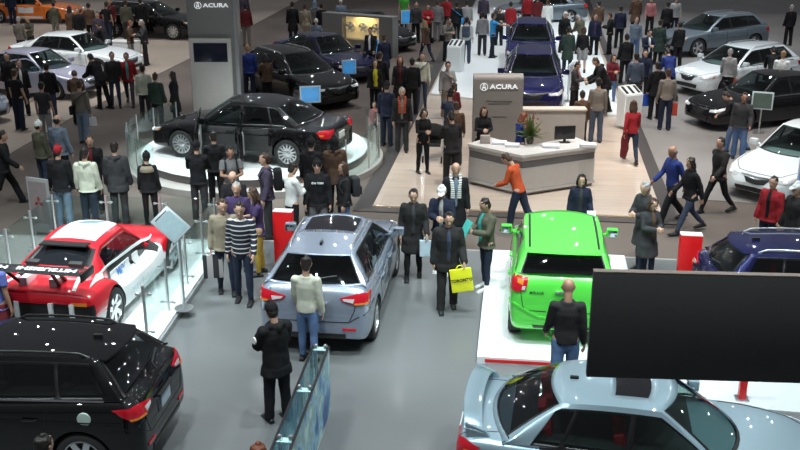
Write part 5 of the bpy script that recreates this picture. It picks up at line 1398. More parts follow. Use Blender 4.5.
# 5 race car
M_WDEC = mat('white_decal', (.80, .84, .84), .3); M_BDEC = mat('blue_decal', (.10, .25, .62), .35); M_GDEC = mat('grey_decal', (.45, .62, .66), .4)
def feat_race(sn, snb, car, sp, rows, pm, d):
    W = .98
    b = [o for o in car.children if o.name.split('.')[0] == 'body'][0].data
    b.materials.append(M_WDEC); b.materials.append(M_BLACK)
    for p in b.polygons:
        if p.material_index: continue
        x, y, z = p.center
        if (-1.02 < x < .80 and abs(y) > .60 and z < .76) or (abs(y) > .80 and z < .50 and x < .9): p.material_index = 2
        if x < -1.93 and z < .70: p.material_index = 3
    # white waist band, plaques and roof panel
    patch(sn, 'white_band', [(.95, .66, .83), (-1.3, .68, .90)], [(.95, .68, .77), (-1.75, .80, .92)], M_WDEC, car, .012, 24, 3, True)
    patch(sn, 'plaque', [(-.05, .66, .73), (-.75, .66, .73)], [(-.05, .72, .60), (-.75, .74, .60)], M_WDEC, car, .016, 10, 3, True)
    patch(sn, 'plaque', [(.30, .66, .72), (.10, .66, .72)], [(.30, .72, .60), (.10, .74, .60)], M_WDEC, car, .016, 5, 3, True)
    for s in (1, -1):
        snap_text(sn, 'plaque_lettering', 'MiEV', M_BDEC, car, (-.40, s*.72, .66), (s*-1, 0, 0), (0, 0, 1), .16, .004, off=.024)
        snap_text(snb, 'side_lettering', 'i-MiEV Evolution', M_GDEC, car, (-.10, s*1.0, .36), (s*-1, 0, 0), (0, 0, 1), .17, .0, off=.012)
    patch(sn, 'roof_panel', [(-.62, .40, 1.25), (-.62, 0, 1.28), (-.62, -.40, 1.25)], [(.25, .40, 1.25), (.25, 0, 1.28), (.25, -.40, 1.25)], M_WDEC, car, .008, 16, 10)
    patch(sn, 'roof_emblem', [(.18, .16, 1.28), (.22, -.20, 1.28)], [(.02, .24, 1.28), (.08, -.10, 1.28)], M_BDEC, car, .014, 8, 5)
    patch(sn, 'white_flash', [(-1.2, .46, .92), (-1.9, .64, .90)], [(-1.2, .40, .92), (-1.9, .58, .9)], M_WDEC, car, .012, 8, 2, True)
    patch(snb, 'tail_light', [(-2.02, .62, .74), (-2.0, .86, .74)], [(-2.02, .62, .69), (-2.0, .86, .69)], M_AMB, car, .014, 6, 2, True)
    patch(snb, 'tail_light', [(-2.02, .30, .74), (-2.02, -.30, .74)], [(-2.02, .30, .70), (-2.02, -.30, .70)], M_REDL, car, .014, 6, 2)
    for s in (.28, -.28, .62, -.62):
        bm = bmesh.new(); box(bm, -2.06, -1.95, s-.035, s+.035, .40, .72, .006); link('diffuser_fin', tomesh(bm, M_WHITE), car)
    patch(snb, 'front_fender_opening', [(.72, .92, .68), (.86, .60, .74)], [(.62, .92, .60), (.62, .60, .60)], M_BLACK, car, .012, 6, 3, True)
    front_generic(snb, car, sp, pm, 1)
    # roof lip spoiler
    bm = bmesh.new(); box(bm, -.98, -.78, -.40, .40, 1.225, 1.25, .01); link('roof_spoiler', tomesh(bm, M_BLACK), car)
    # high rear wing on twin struts
    wx, wz, hw = -2.05, 1.25, .95
    bm = bmesh.new(); prof = [(-.20, .03), (-.10, .045), (.05, .04), (.20, .0), (.05, -.005), (-.10, .015)]
    n = 10; rv = [[bm.verts.new((wx+x, -hw+2*hw*k/n, wz+z)) for x, z in prof] for k in range(n+1)]
    for i in range(n):
        for k in range(6): bm.faces.new((rv[i][k], rv[i][(k+1) % 6], rv[i+1][(k+1) % 6], rv[i+1][k]))
    bm.faces.new(rv[0]); bm.faces.new(rv[-1]); bmesh.ops.recalc_face_normals(bm, faces=bm.faces[:]); w = link('rear_wing', tomesh(bm, M_BLACK, True, 50), car)
    for s in (1, -1):
        bm = bmesh.new(); box(bm, wx-.22, wx+.20, s*hw-.012, s*hw+.012, wz-.06, wz+.07, .006); link('end_plate', tomesh(bm, M_BLACK), w)
        for q in (-.05, .17):
            bm = bmesh.new(); tube(bm, [(wx+.40+q, s*.30, .84), (wx+q*.6, s*.38, wz+.0)], .028, 8); link('wing_strut', tomesh(bm, M_BLACK), w)
        bm = bmesh.new(); box(bm, wx+.22, wx+.55, s*.24-.06, s*.24+.06, .86, 1.02, .02); link('strut_foot', tomesh(bm, M_WHITE), w)
    tm = textmesh('MITSUBISHI', .17, .006, sx=1.12, align='LEFT', shear=-.15); tm.transform(frame((wx-.04, .10-.9, wz+.052), (0, 1, 0), (-1, 0, 0))); tm.materials.append(M_WHITE); link('wing_lettering', tm, w)
    tm = textmesh('MOTORS', .17, .006, sx=1.12, align='LEFT', shear=-.15); tm.transform(frame((wx-.04, .30, wz+.052), (0, 1, 0), (-1, 0, 0))); tm.materials.append(M_WHITE); link('wing_lettering', tm, w)
    me = diamonds(.11); me.transform(frame((wx-.04, -.87, wz+.052), (0, 1, 0), (-1, 0, 0))); me.materials.append(M_REDP); link('wing_emblem', me, w)
RACE['feat'] = feat_race
make_car('race_car', RACE, P_RED, wheel_loc(RACE, 81, False, False, G(114, 327, .15)), 81, 'red and white race car with high black rear wing', wheel='seven', z=.15, detail=1)
# 6 black sedan with open doors on the podium
def open_doors(pm, doors, bodyside=1):
    def f(sn, snb, car, sp, rows):
        W = sp['W']/2
        for (xh, xl, ang, s) in doors:      # hinge x, rear edge x, opening angle, side
            dd = empty('open_door', (xh, s*(W-.03), 0)); dd.parent = car; dd.rotation_euler = (0, 0, -s*R(ang))
            L = xh-xl; me_off = bmesh.new()
            box(me_off, -L, 0, -.05, .05, .28, .95, .03); link('door_panel', tomesh(me_off, pm), dd)
            bm = bmesh.new(); P = [(-.02, 0, .95), (-.25, -s*.08, 1.28), (-.45, -s*.12, 1.38), (-L+.12, -s*.12, 1.38), (-L+.0, 0, .95)]
            tube(bm, P, .024, 8); link('window_frame', tomesh(bm, pm), dd)
            bm = bmesh.new(); V = [(x, y, z) for x, y, z in P]; a_ = [bm.verts.new((x, y+.004, z)) for x, y, z in V]; b_ = [bm.verts.new((x, y-.004, z)) for x, y, z in V]
            bm.faces.new(a_); bm.faces.new(b_[::-1]); bmesh.ops.recalc_face_normals(bm, faces=bm.faces[:]); link('door_glass', tomesh(bm, M_WIND, False), dd)
            bm = bmesh.new(); box(bm, -L+.05, -.05, -s*.055-.03, -s*.055+.03, .40, .90, .02); link('door_lining', tomesh(bm, M_INTG), dd)
            patch(snb, 'door_opening', [(xh-.05, s*W, .92), (xl+.05, s*W, .94)], [(xh-.05, s*W, .34), (xl+.05, s*W, .34)], M_INT, car, .006, 10, 6)
    return f
a = R(161); 
make_car('sedan_car', TL, P_BLK2, (-3.74, 24.12, 0), 161, 'black sedan with open doors on the round podium', wheel='twin', z=.37, extras=open_doors(P_BLK2, [(.95, -.10, 62, 1), (-.14, -1.0, 58, 1)]))
# 7.. the other show cars
make_car('crossover_car', SUV, P_BLK, nose_loc(SUV, -52, G(340, 111)), -52, 'black crossover facing the aisle beside the tall ACURA tower', wheel='five', detail=1)
make_car('sedan_car', TL, P_NAVY, nose_loc(TL, -52, G(364, 84)), -52, 'dark blue sedan parked behind the black crossover', wheel='five', detail=1)
make_car('sedan_car', TL, P_BLK2, nose_loc(TL, -52, G(404, 53)), -52, 'black sedan behind the lit display counter, top centre', wheel='five', detail=1)
SUV2 = scaled(SUV, 1.0, .97, 1.02)
make_car('crossover_car', SUV2, P_BLUE, nose_loc(SUV2, -97, G(532, 119, .10)), -97, 'deep blue crossover nearer to the desk, facing the camera', wheel='five', detail=1, z=.10)
make_car('crossover_car', SUV2, paint('royal_blue', (.010, .011, .09), .2, .25), nose_loc(SUV2, -97, G(530, 76, .10)), -97, 'deep blue crossover farther back, behind the other blue one', wheel='five', detail=1, z=.10)
make_car('crossover_car', SUV, P_GREYM, wheel_loc(SUV, 205, True, True, G(696, 57)), 205, 'steel grey crossover with red tail light, top right', wheel='five', detail=1)
make_car('crossover_car', scaled(RVR, 1.07, 1.06, 1.02, feat=feat_suv, cab=None) if False else scaled(SUV, .96, .97, .97, wr=.36), P_WHT, wheel_loc(SUV, 210, True, True, G(723, 98)), 210, 'white crossover with sunroof at right', wheel='five', detail=1)
make_car('sedan_car', TL, P_BLK, wheel_loc(TL, 200, True, True, G(742, 131)), 200, 'black sedan between the two white cars at right', wheel='twin', detail=1)
ILX = scaled(SEDAN, 1.0, 1.0, .98)
make_car('sedan_car', ILX, P_WHT, wheel_loc(ILX, 222, True, True, G(806, 203)), 222, 'white sedan showing its front end at the right edge', wheel='twin', detail=1)
make_car('sedan_car', TL, P_WHT, nose_loc(TL, -17, G(136, 75)), -17, 'white sedan on the pale floor at upper left', wheel='twin', detail=1)
make_car('sedan_car', SEDAN, P_LAV, wheel_loc(SEDAN, -20, True, False, G(57, 100)), -20, 'pale lavender sedan with its front door open, upper left', wheel='twin', detail=1, extras=open_doors(P_LAV, [(.95, -.10, 60, -1)]))
make_car('sedan_car', SEDAN, P_SILV, nose_loc(SEDAN, -24, G(-4, 126)), -24, 'silver car whose nose shows at the left edge', wheel='twin', detail=0)
def taxi(sn, snb, car, sp, rows):
    patch(snb, 'door_sticker', [(.45, -.95, .82), (-.35, -.95, .82)], [(.45, -.95, .52), (-.35, -.95, .52)], M_WHITE, car, .012, 8, 3)
    patch(snb, 'white_sill', [(.9, -.95, .36), (-.95, -.95, .36)], [(.9, -.95, .24), (-.95, -.95, .24)], M_WHITE, car, .02, 8, 3)
make_car('sedan_car', TL, P_ORG, wheel_loc(TL, -6, True, False, G(55, 24)), -6, 'orange car with white door sticker, top left', wheel='five', detail=1, extras=taxi)
make_car('crossover_car', SUV, P_BLK, wheel_loc(SUV, -16, True, False, G(174, 40)), -16, 'black crossover left of the tall ACURA tower, top', wheel='multi', detail=1)
make_car('sedan_car', SEDAN, P_GREYM, wheel_loc(SEDAN, 188, False, True, G(569, 24)), 188, 'grey car at the top edge behind the blue crossovers', wheel='five', detail=1)
make_car('crossover_car', RVR, P_NAVY, (6.98, 14.55, 0), -5, 'dark blue crossover partly hidden behind the large black screen', wheel='seven', seatm=M_REDSEAT)
# information screens beside the cars
def screen(px, py, label, w, h, top, face, col=(.05, .25, .55), zb=.0, tilt=0, roll=0, name='information_screen', grp='screens on poles beside the cars', framecol=None, e=.55):
    p = free(G(px, py, top), .2); DISCS.append((p.x, p.y, .2)); o = empty(name, (p.x, p.y, zb), R(face), label, 'screen', grp)      # faces +X
    m6 = Matrix.Translation((0, 0, top-zb-h/2)) @ Matrix.Rotation(R(tilt), 4, 'Y') @ Matrix.Rotation(R(roll), 4, 'X')
    bm = bmesh.new(); box(bm, -.03, .012, -w/2, w/2, -h/2, h/2, .006, mtx=m6); link('screen_frame', tomesh(bm, framecol or mat('frame_white', (.62, .72, .76), .3)), o)
    k = .86; bm = bmesh.new(); box(bm, .012, .016, -w/2*k, w/2*k, -h/2*k, h/2*k, mtx=m6); link('display', tomesh(bm, mat('display_%d_%d' % (int(col[0]*100), int(col[2]*100)), col, .2, emit=e, var=.35, scale=4.)), o)
    bm = bmesh.new(); tube(bm, [(-.05, 0, .02), (-.05, 0, top-zb-h*.45)], .022, 8, 'flat'); link('pole', tomesh(bm, M_STEEL), o)
    bm = bmesh.new(); lathe(bm, [(.01, 0), (.17, 0), (.17, .015), (.01, .025)], 20); link('base_plate', tomesh(bm, M_STEEL), o)
    return o
screen(310, 86, 'blue screen in pale frame in front of the black crossover bonnet', .62, .50, 1.15, -80)
screen(349, 60, 'blue screen between the black crossover and the dark blue sedan', .50, .48, 1.15, -70)
screen(372, 39, 'blue screen beside the lit display counter', .55, .55, 1.25, -70)
screen(407, 10, 'blue screen beside the farthest black car, top centre', .55, .62, 1.25, -80)
screen(757, 88, 'pale framed screen beside the black sedan at right', .58, .50, 1.2, -110, (.10, .14, .12), e=.05)
screen(800, 150, 'tall blue and white sign beside the white sedan at right edge', .50, .85, 1.35, -110, (.10, .22, .60), e=.3)
screen(566, 62, 'thin white sign seen edge on beside the blue crossover', .80, .95, 1.35, -20, (.5, .5, .5), zb=.1, e=.0)
# ------------------------------------------------------------------ the visitors
GV = 'visitors at the motor show'
SK = {}
def P(hx, hy, f, label, top='jacket black', legs='loose black', hair='short dark', pose='stand', h=1.75, **k):
    t = tuple(top.split()); l = tuple(legs.split()); hr = tuple(hair.split()) if hair else None
    r_ = person(hx, hy, f, label, t, l, hr, pose, h, fem=k.pop('fem', 0) == 1, group=GV, **k)
    SK[label] = r_[1]; return r_
# foreground
def ex_vest(col):
    def f(root, s, pose, fem):
        bm = bmesh.new(); P_ = [s.P+s.T@Vector((.05, 0, z)) for z in (.0, .14, .28, .38, .46)]
        tube(bm, P_, [.11, .10, .11, .115, .09], 14, 'round', Vector((0, 1, 0)), 0, [.10, .09, .115, .12, .10]); link('top', fuse(bm, .016, [cloth(col, CC[col])], 1, .004), root)
    return f
P(306, 257, 80, 'man in pale green shirt and blue jeans behind the silver crossover', 'sweater cream', 'slim jeans', pose='relax', h=1.71, fixed=True)
def ex_lettering(txt):
    def f(root, s, pose, fem):
        o = [c for c in root.children if c.name.split('.')[0] == 'hoodie'][0]; sn_ = Snap([v.co.copy() for v in o.data.vertices], [tuple(p.vertices) for p in o.data.polygons])
        c = s.chest+s.T@Vector((.20, 0, .03)); snap_text(sn_, 'chest_lettering', txt, M_WHITE, root, c, (0, 1, 0), (0, 0, 1), .065, .003, off=.008)
    return f
def ex_yoke(col):
    def f(root, s, pose, fem):
        bm = bmesh.new(); tube(bm, [s.chest+s.T@Vector((-.02, 0, .02)), s.chest+s.T@Vector((-.02, 0, .09)), s.chest+s.T@Vector((-.01, 0, .14))], [.170, .168, .125], 20, 'flat', Vector((0, 1, 0)), 0, [.142, .140, .115])
        link('shoulder_panel', fuse(bm, .014, [cloth(col, CC[col])], 1, .003), root)
    return f
def arm_disc(root, s, pose, fem):
    S, e, w_, B = s.arm['L']; c = S.lerp(e, .55); o = Vector((0, 1, 0)); bm = bmesh.new(); m = frame(c+o*.085, B@Vector((1, 0, 0)), Vector((0, 0, 1)))
    bmesh.ops.create_circle(bm, cap_ends=True, segments=20, radius=.05, matrix=frame(c+Vector((0, .098, 0)), (1, 0, 0), (0, 0, 1))); r = bmesh.ops.extrude_face_region(bm, geom=bm.faces[:])
    for v in r['geom']:
        if isinstance(v, bmesh.types.BMVert): v.co.y -= .02
    link('arm_badge', tomesh(bm, M_WHITE), root)
P(271, 303, 125, 'person in long black coat and knit hat standing beside the acrylic sign box', 'parka black', 'loose black', 'beanie black', 'hold', 1.74, extra=arm_disc)
r3, s3 = P(449, 213, -88, 'man in open black coat holding a yellow carrier bag', 'parka offblack', 'loose offblack', 'short dark', 'carry', 1.78, shirt='denim')
r4, s4 = P(410, 190, -92, 'man in dark coat and tie holding a white and blue bag', 'coat offblack', 'slim black', 'short dark', 'carry', 1.74, shirt='charcoal')
P(442, 186, -100, 'person in white cap and navy jacket behind the yellow bag carrier', 'jacket navy', 'slim dkjeans', 'cap white', 'hold', 1.72, shirt='lgrey', shoes='white')
P(456, 163, -88, 'man in black coat with a pale checked scarf', 'coat black', 'slim black', 'bald grey', 'stand', 1.8, extra=ex_scarf('white'), shirt='bluegrey')
P(485, 199, 205, 'person in olive jacket holding teal literature by the green hatchback', 'jacket olive', 'slim dkjeans', 'short dark', 'hold', 1.72, shirt='teal', shoes='white', fixed=True)
P(507, 154, 150, 'person in orange vest leaning at the front of the reception desk', 'sweater orange', 'loose dkjeans', 'short brown', 'stoop', 1.74)
P(457, 112, 100, 'man in dark suit standing with his back turned at the desk end', 'suit offblack', 'loose offblack', 'short dark', 'hold', 1.80)
P(424, 109, -70, 'woman in black walking beside the pushchair', 'sweater black', 'slim black', 'bob dark', 'hold', 1.66, fem=1)
P(484, 107, -85, 'receptionist with brown hair and dark blazer behind the desk', 'suit black', 'slim black', 'long brown', 'hold', 1.68, fem=1, zb=.02)
P(519, 116, 20, 'red haired person in blue top behind the flower arrangement', 'sweater blue', 'slim black', 'bob auburn', 'hold', 1.60, fem=1, zb=.02)
P(582, 175, -95, 'dark haired woman holding a white paper behind the green hatchback', 'jacket navy', 'slim black', 'bob dark', 'carry', 1.66, fem=1, shirt='charcoal')
P(569, 279, 84, 'bald man in black sweater and blue jeans behind the green hatchback', 'sweater offblack', 'loose jeans', None, 'carry', 1.86, skin='tan', zb=.012)
P(631, 181, 215, 'grey haired man in dark coat right of the green hatchback', 'coat charcoal', 'slim dkjeans', 'short grey', 'hold', 1.76)
P(639, 196, -70, 'person in grey coat with brown scarf beside the grey haired man', 'coat charcoal', 'slim dkjeans', 'bob brown', 'hold', 1.6, fem=1, shirt='brown')
P(673, 146, 200, 'bald man in blue violet sweatshirt walking left', 'sweater blue', 'loose black', 'bald grey', 'walk', 1.78, skin='tan')
P(691, 158, 195, 'woman in black jacket striding beside the man in blue', 'jacket black', 'slim denim', 'bob dark', 'walk', 1.68, fem=1)
P(721, 138, 205, 'young man in black walking in front of the white sedan', 'jacket offblack', 'slim black', 'short dark', 'walkb', 1.76)
P(774, 177, 225, 'boy in red and black varsity jacket', 'jacket red', 'loose dkjeans', 'short dark', 'stand', 1.66, shirt='black')
P(798, 183, 200, 'person in white cap and dark jacket at the right edge of the picture', 'jacket offblack', 'loose black', 'cap white', 'stand', 1.74)
P(634, 101, 85, 'woman in red sweater with brown hair carrying a dark coat', 'sweater red', 'slim dkjeans', 'long brown', 'walk', 1.66, fem=1)
P(599, 78, 88, 'man in taupe sweater with dark hair right of the desk', 'sweater taupe', 'loose steel', 'short dark', 'stand', 1.80)
P(669, 69, 85, 'man in grey brown sweater seen from behind near the lectern', 'sweater taupe', 'loose navy', 'short brown', 'stand', 1.78)
P(745, 93, -110, 'man in dark jacket and jeans before the black sedan', 'jacket charcoal', 'loose jeans', 'short dark', 'relax', 1.76, skin='tan')
P(727, 92, 150, 'person in black stooping at the nose of the black sedan', 'jacket black', 'loose jeans', 'short dark', 'stoop', 1.7)
P(637, 53, 85, 'man in blue grey shirt with his back to the camera', 'sweater steel', 'loose charcoal', 'short dark', 'stand', 1.8)
P(658, 62, 100, 'man in black parka beside the man in blue grey shirt', 'parka black', 'loose black', 'short dark', 'stand', 1.74)
P(668, 49, 100, 'person in purple blue jacket near the white crossover bonnet', 'jacket blue', 'loose black', 'short dark', 'stoop', 1.76)
P(680, 22, 110, 'man in black with his back turned at the steel grey crossover', 'jacket black', 'loose black', 'short dark', 'stand', 1.76)
P(650, 30, -80, 'man in dark suit jacket with white shirt in the right crowd', 'suit navy', 'loose offblack', 'short dark', 'hold', 1.74, shirt='white')
P(637, 17, -95, 'person in pale shirt standing behind the man in the suit', 'sweater bluegrey', 'loose jeans', 'short brown', 'stand', 1.74)
P(661, 20, 60, 'person in dark green coat in the right crowd', 'coat dkgreen', 'loose black', 'short dark', 'stand', 1.74)
P(627, 34, 95, 'person in all black left of the pale shirted man', 'jacket black', 'loose black', 'short dark', 'stand', 1.76)
P(614, 55, -80, 'woman in red patterned scarf and jeans on the white platform', 'jacket maroon', 'slim jeans', 'bob brown', 'hold', 1.62, fem=1)
P(646, 50, 250, 'person in blue black jacket between the two crowds at right', 'jacket navy', 'loose black', 'short dark', 'relax', 1.68)
P(784, 51, 60, 'blond man with white and black jacket at the white crossover door', 'jacket white', 'loose black', 'short blonde', 'stand', 1.74)
P(774, 47, 80, 'man in black beside the white crossover door', 'jacket black', 'loose black', 'short dark', 'lean', 1.76)
P(727, 47, 70, 'person in pale grey jacket with red bag at the white crossover', 'jacket lgrey', 'loose black', 'short grey', 'relax', 1.70)
P(792, 5, 100, 'grey haired person in black at the top right corner', 'jacket black', 'loose black', 'short grey', 'stand', 1.74)
# between the blue cars and the top edge
P(494, 13, 10, 'man in bright blue t-shirt touching the far blue crossover', 'tee sky', 'loose dkjeans', 'short brown', 'point', 1.76, zb=.10)
P(467, 17, 80, 'man with dark backpack and white shirt beside the lectern', 'sweater white', 'loose denim', 'short dark', 'stand', 1.76, zb=.10, extra=ex_backpack('steel'))
P(483, 12, 88, 'person in pale hooded sweatshirt and black trousers on the platform', 'hoodie lgrey', 'loose charcoal', 'short dark', 'stand', 1.72, zb=.10)
P(511, 2, 95, 'person in red jacket above the far blue crossover', 'jacket red', 'loose denim', 'short dark', 'stand', 1.74)
P(500, 8, -80, 'person in dark jacket between the blue shirted man and the red jacket', 'jacket offblack', 'loose black', 'short dark', 'hold', 1.70)
P(449, 18, -60, 'person in brown grey coat behind the left lectern', 'jacket taupe', 'loose black', 'short dark', 'hold', 1.74, extra=ex_cross('black'))
P(467, 0, 90, 'person in grey sweatshirt at the top edge above the backpack man', 'sweater lgrey', 'loose charcoal', 'short dark', 'stand', 1.80)
P(438, 0, 80, 'tall person in grey jacket at the top of the aisle', 'jacket grey', 'loose grey', 'short brown', 'stand', 1.80)
P(425, 21, 120, 'long haired blonde woman with dark bag in the aisle', 'jacket brown', 'slim dkjeans', 'long blonde', 'walk', 1.66, fem=1, extra=ex_cross('black'))
P(428, 4, -90, 'person in red top at the top of the aisle', 'sweater red', 'loose black', 'short dark', 'hold', 1.74)
P(416, 2, -80, 'person in dark grey jacket left of the red top', 'jacket charcoal', 'loose black', 'short dark', 'stand', 1.76)
P(404, -8, -90, 'person in bright green vest at the top edge', 'tee green', 'loose black', 'short dark', 'stand', 1.78)
P(447, -4, -80, 'person in bright red jacket at the top edge', 'jacket red', 'loose black', 'short dark', 'stand', 1.74)
P(457, 2, 90, 'person in black with blue bag strap at the top', 'jacket black', 'loose black', 'short dark', 'stand', 1.74, extra=ex_cross('sky'))
P(484, -6, -90, 'person in plum jacket at the top edge', 'jacket plum', 'loose black', 'short dark', 'stand', 1.76)
P(528, -6, 90, 'person in red and black coat before the grey car', 'jacket red', 'loose black', 'short brown', 'stand', 1.74)
P(538, -4, 90, 'person in maroon jacket before the grey car at the top', 'jacket maroon', 'loose dkjeans', 'short dark', 'stand', 1.74)
P(548, 0, 90, 'person in long white top before the grey car', 'coat white', 'slim lgrey', 'short brown', 'stand', 1.66)
P(566, 12, -60, 'grey haired man in black jacket right of the far blue crossover', 'jacket black', 'loose black', 'short white', 'relax', 1.76)
P(578, 15, 120, 'grey haired man in olive jacket bending over', 'jacket olive', 'loose charcoal', 'short grey', 'stoop', 1.74)
P(569, 27, 85, 'person in dark green coat beside the near blue crossover roof', 'coat dkgreen', 'loose dkjeans', 'short dark', 'stand', 1.70, zb=.1)
P(584, 27, 80, 'woman in black top and pale grey skirt on the platform', 'sweater black', 'skirt lgrey', 'bob brown', 'stand', 1.66, fem=1, zb=.1)
P(599, 1, 95, 'person in brown jacket with red collar at the top right of the platform', 'jacket brown', 'loose dkjeans', 'short dark', 'stand', 1.76)
P(596, 14, -95, 'person in dark blue jacket and purple shirt in the platform crowd', 'jacket navy', 'loose black', 'short dark', 'stand', 1.74, shirt='purple')
P(610, 13, 170, 'person in black leaning towards the crowd on the platform', 'jacket black', 'loose black', 'short brown', 'hold', 1.72)
P(621, 6, 90, 'person in navy jacket near the top of the right crowd', 'jacket navy', 'loose black', 'short dark', 'stand', 1.78)
P(637, -6, 90, 'tall person in brown black coat at the top right', 'coat brown', 'loose black', 'short dark', 'stand', 1.82)
P(652, -3, -90, 'person in pink shirt at the top edge of the right crowd', 'sweater pink', 'loose black', 'short dark', 'stand', 1.74)
P(668, 2, 90, 'person in black beside the steel grey crossover windscreen', 'jacket black', 'loose black', 'short dark', 'stand', 1.74)
P(677, -3, -90, 'person in white and navy jacket behind the steel grey crossover', 'jacket lgrey', 'loose navy', 'short dark', 'stand', 1.74)
P(596, 58, 185, 'person in large black jacket leaning over by the near blue crossover', 'parka black', 'loose black', 'short brown', 'lean', 1.80, zb=.1)
P(578, 62, -30, 'person with pink shirt in grey jacket by the near blue crossover', 'jacket charcoal', 'loose black', 'short dark', 'hold', 1.62, zb=.1, shirt='pink')
P(581, 92, 100, 'dark haired person behind the low beige partition', 'jacket brown', 'loose black', 'short dark', 'stand', 1.55, zb=.1)
# aisle left of the desk
P(375, 60, -85, 'woman in black coat and yellow top with dark curly hair', 'jacket black', 'slim black', 'long dark', 'stand', 1.68, fem=1, shirt='yellow', extra=ex_vest('yellow'))
P(400, 57, -90, 'woman with long auburn hair, dark coat and red scarf', 'coat offblack', 'slim black', 'long auburn', 'stand', 1.72, fem=1, shirt='maroon')
P(422, 53, -88, 'man in cream sweater with black shoulder strap', 'sweater cream', 'slim denim', 'short dark', 'stand', 1.76, extra=ex_cross('black'))
P(448, 62, -80, 'man in pale grey shirt with dark waist bag on the plank floor', 'sweater lgrey', 'loose taupe', 'short dark', 'phone', 1.74, extra=ex_cross('black', 1))
P(461, 88, 75, 'man in dark blue t-shirt and black cap left of the sign', 'tee denim', 'loose charcoal', 'cap black', 'relax', 1.76)
P(454, 84, 70, 'child in red jacket beside the man in the black cap', 'jacket maroon', 'loose brown', 'short brown', 'stand', 1.35)
P(456, 102, 95, 'person in brown sweater with bag left of the receptionist', 'sweater brown', 'loose charcoal', 'short brown', 'stand', 1.64)
P(387, 82, 70, 'man in navy jacket and dark cap at the podium edge', 'jacket navy', 'loose dkjeans', 'cap black', 'stand', 1.76)
P(402, 88, -88, 'grey haired man in dark jacket with red orange collar', 'jacket offblack', 'loose charcoal', 'short grey', 'stand', 1.74, shirt='taupe', extra=ex_scarf('orange'))
P(373, 103, -90, 'small child in pink red top beside the podium', 'sweater pink', 'slim black', 'bob dark', 'stand', 1.18, fem=1)
P(412, 58, 100, 'man in black behind the man in the cream sweater', 'jacket black', 'loose black', 'short dark', 'stand', 1.76)
P(380, 52, 80, 'person in black by the dark blue sedan bonnet', 'coat black', 'loose black', 'short brown', 'stand', 1.76)
P(384, 34, 100, 'person in navy coat at the end of the lit counter', 'coat navy', 'loose black', 'short brown', 'stand', 1.7)
P(357, 30, 250, 'man in black jacket and white shirt before the lit niche', 'suit black', 'loose black', 'short dark', 'relax', 1.74, shirt='white')
P(292, 2, 95, 'person in black coat with back turned in the brown aisle', 'coat black', 'loose dkjeans', 'short dark', 'stand', 1.80)
P(305, 4, 85, 'person in brown beige jacket right of the black coat', 'jacket beige', 'loose brown', 'short brown', 'stand', 1.74)
P(306, 18, -90, 'child in orange beige coat in the brown aisle', 'jacket beige', 'loose brown', 'short dark', 'stand', 1.3)
P(316, 1, 90, 'person in grey hood near the display counter', 'hoodie grey', 'loose charcoal', 'hood bluegrey', 'stand', 1.76)
P(316, 19, -90, 'person in white knit hat beside the dark blue sedan roof', 'jacket bluegrey', 'loose black', 'beanie white', 'stand', 1.55)
P(326, 3, 80, 'person in black jacket left of the display counter', 'jacket black', 'loose black', 'short dark', 'stand', 1.70)
P(344, 2, -90, 'person in white knit hat behind the display counter', 'jacket bluegrey', 'loose black', 'beanie white', 'stand', 1.70)
P(245, 4, 95, 'person in maroon black jacket right of the ACURA tower', 'jacket maroon', 'loose taupe', 'short dark', 'stand', 1.78)
P(243, -8, 90, 'person at the top edge right of the ACURA tower', 'jacket plum', 'loose black', 'short dark', 'stand', 1.78)
P(251, 45, 110, 'man in bright blue jacket at the black crossover door', 'jacket blue', 'loose dkjeans', 'short blonde', 'relax', 1.76)
P(265, 54, 120, 'woman in dark brown jacket at the black crossover door', 'jacket brown', 'slim black', 'long dark', 'phone', 1.68, fem=1)
# around the podium
P(196, 141, 90, 'man in black jacket with folded arms at the podium', 'jacket black', 'loose charcoal', 'beanie black', 'cross', 1.76)
P(213, 132, 100, 'person in black with pale collar stripe at the podium', 'jacket black', 'loose black', 'short dark', 'relax', 1.70)
P(230, 147, -75, 'man in grey t-shirt with black backpack straps', 'tee grey', 'loose black', 'short dark', 'hold', 1.76, skin='tan', extra=ex_backpack('black'))
P(217, 168, -85, 'bald man in black jacket looking down', 'jacket black', 'loose navy', 'bald dark', 'hold', 1.74)
P(264, 154, 190, 'man in plum jacket with black backpack beside the podium', 'jacket plum', 'loose charcoal', 'short brown', 'stand', 1.78, extra=ex_backpack('black'))
P(236, 183, -90, 'grey haired person in purple navy jacket', 'jacket purple', 'loose dkjeans', 'short grey', 'stand', 1.70)
P(262, 184, 190, 'long haired woman in dark vest and mustard trousers', 'tee purple', 'slim mustard', 'long brown', 'hold', 1.70, fem=1)
P(239, 203, -92, 'man in black and white striped sweater looking down', 'sweater navy', 'slim dkjeans', 'short dark', 'relax', 1.84, extra=ex_stripes('sweater_stripes', (.012, .014, .03), (.60, .60, .58), 13., .76))
P(222, 200, -80, 'person in beige jacket left of the striped sweater', 'jacket beige', 'slim dkjeans', 'short brown', 'relax', 1.76)
P(293, 163, 40, 'man in white shirt with dark hair facing the group', 'sweater white', 'loose black', 'short dark', 'hold', 1.74)
P(317, 160, -90, 'man in black hooded sweatshirt with white lettering', 'hoodie black', 'loose grey', 'beanie black', 'stand', 1.78, extra=ex_lettering('NEW YORK'))
P(311, 138, 80, 'person in black knit hat at the back of the podium group', 'jacket black', 'loose black', 'beanie black', 'stand', 1.76)
P(334, 137, 100, 'person in dark brown hooded coat at the podium', 'parka brown', 'loose black', 'hood black', 'stand', 1.74)
P(343, 163, 200, 'woman with brown hair, black denim jacket and backpack', 'jacket offblack', 'slim jeans', 'long brown', 'stand', 1.66, fem=1, extra=ex_backpack('charcoal'))
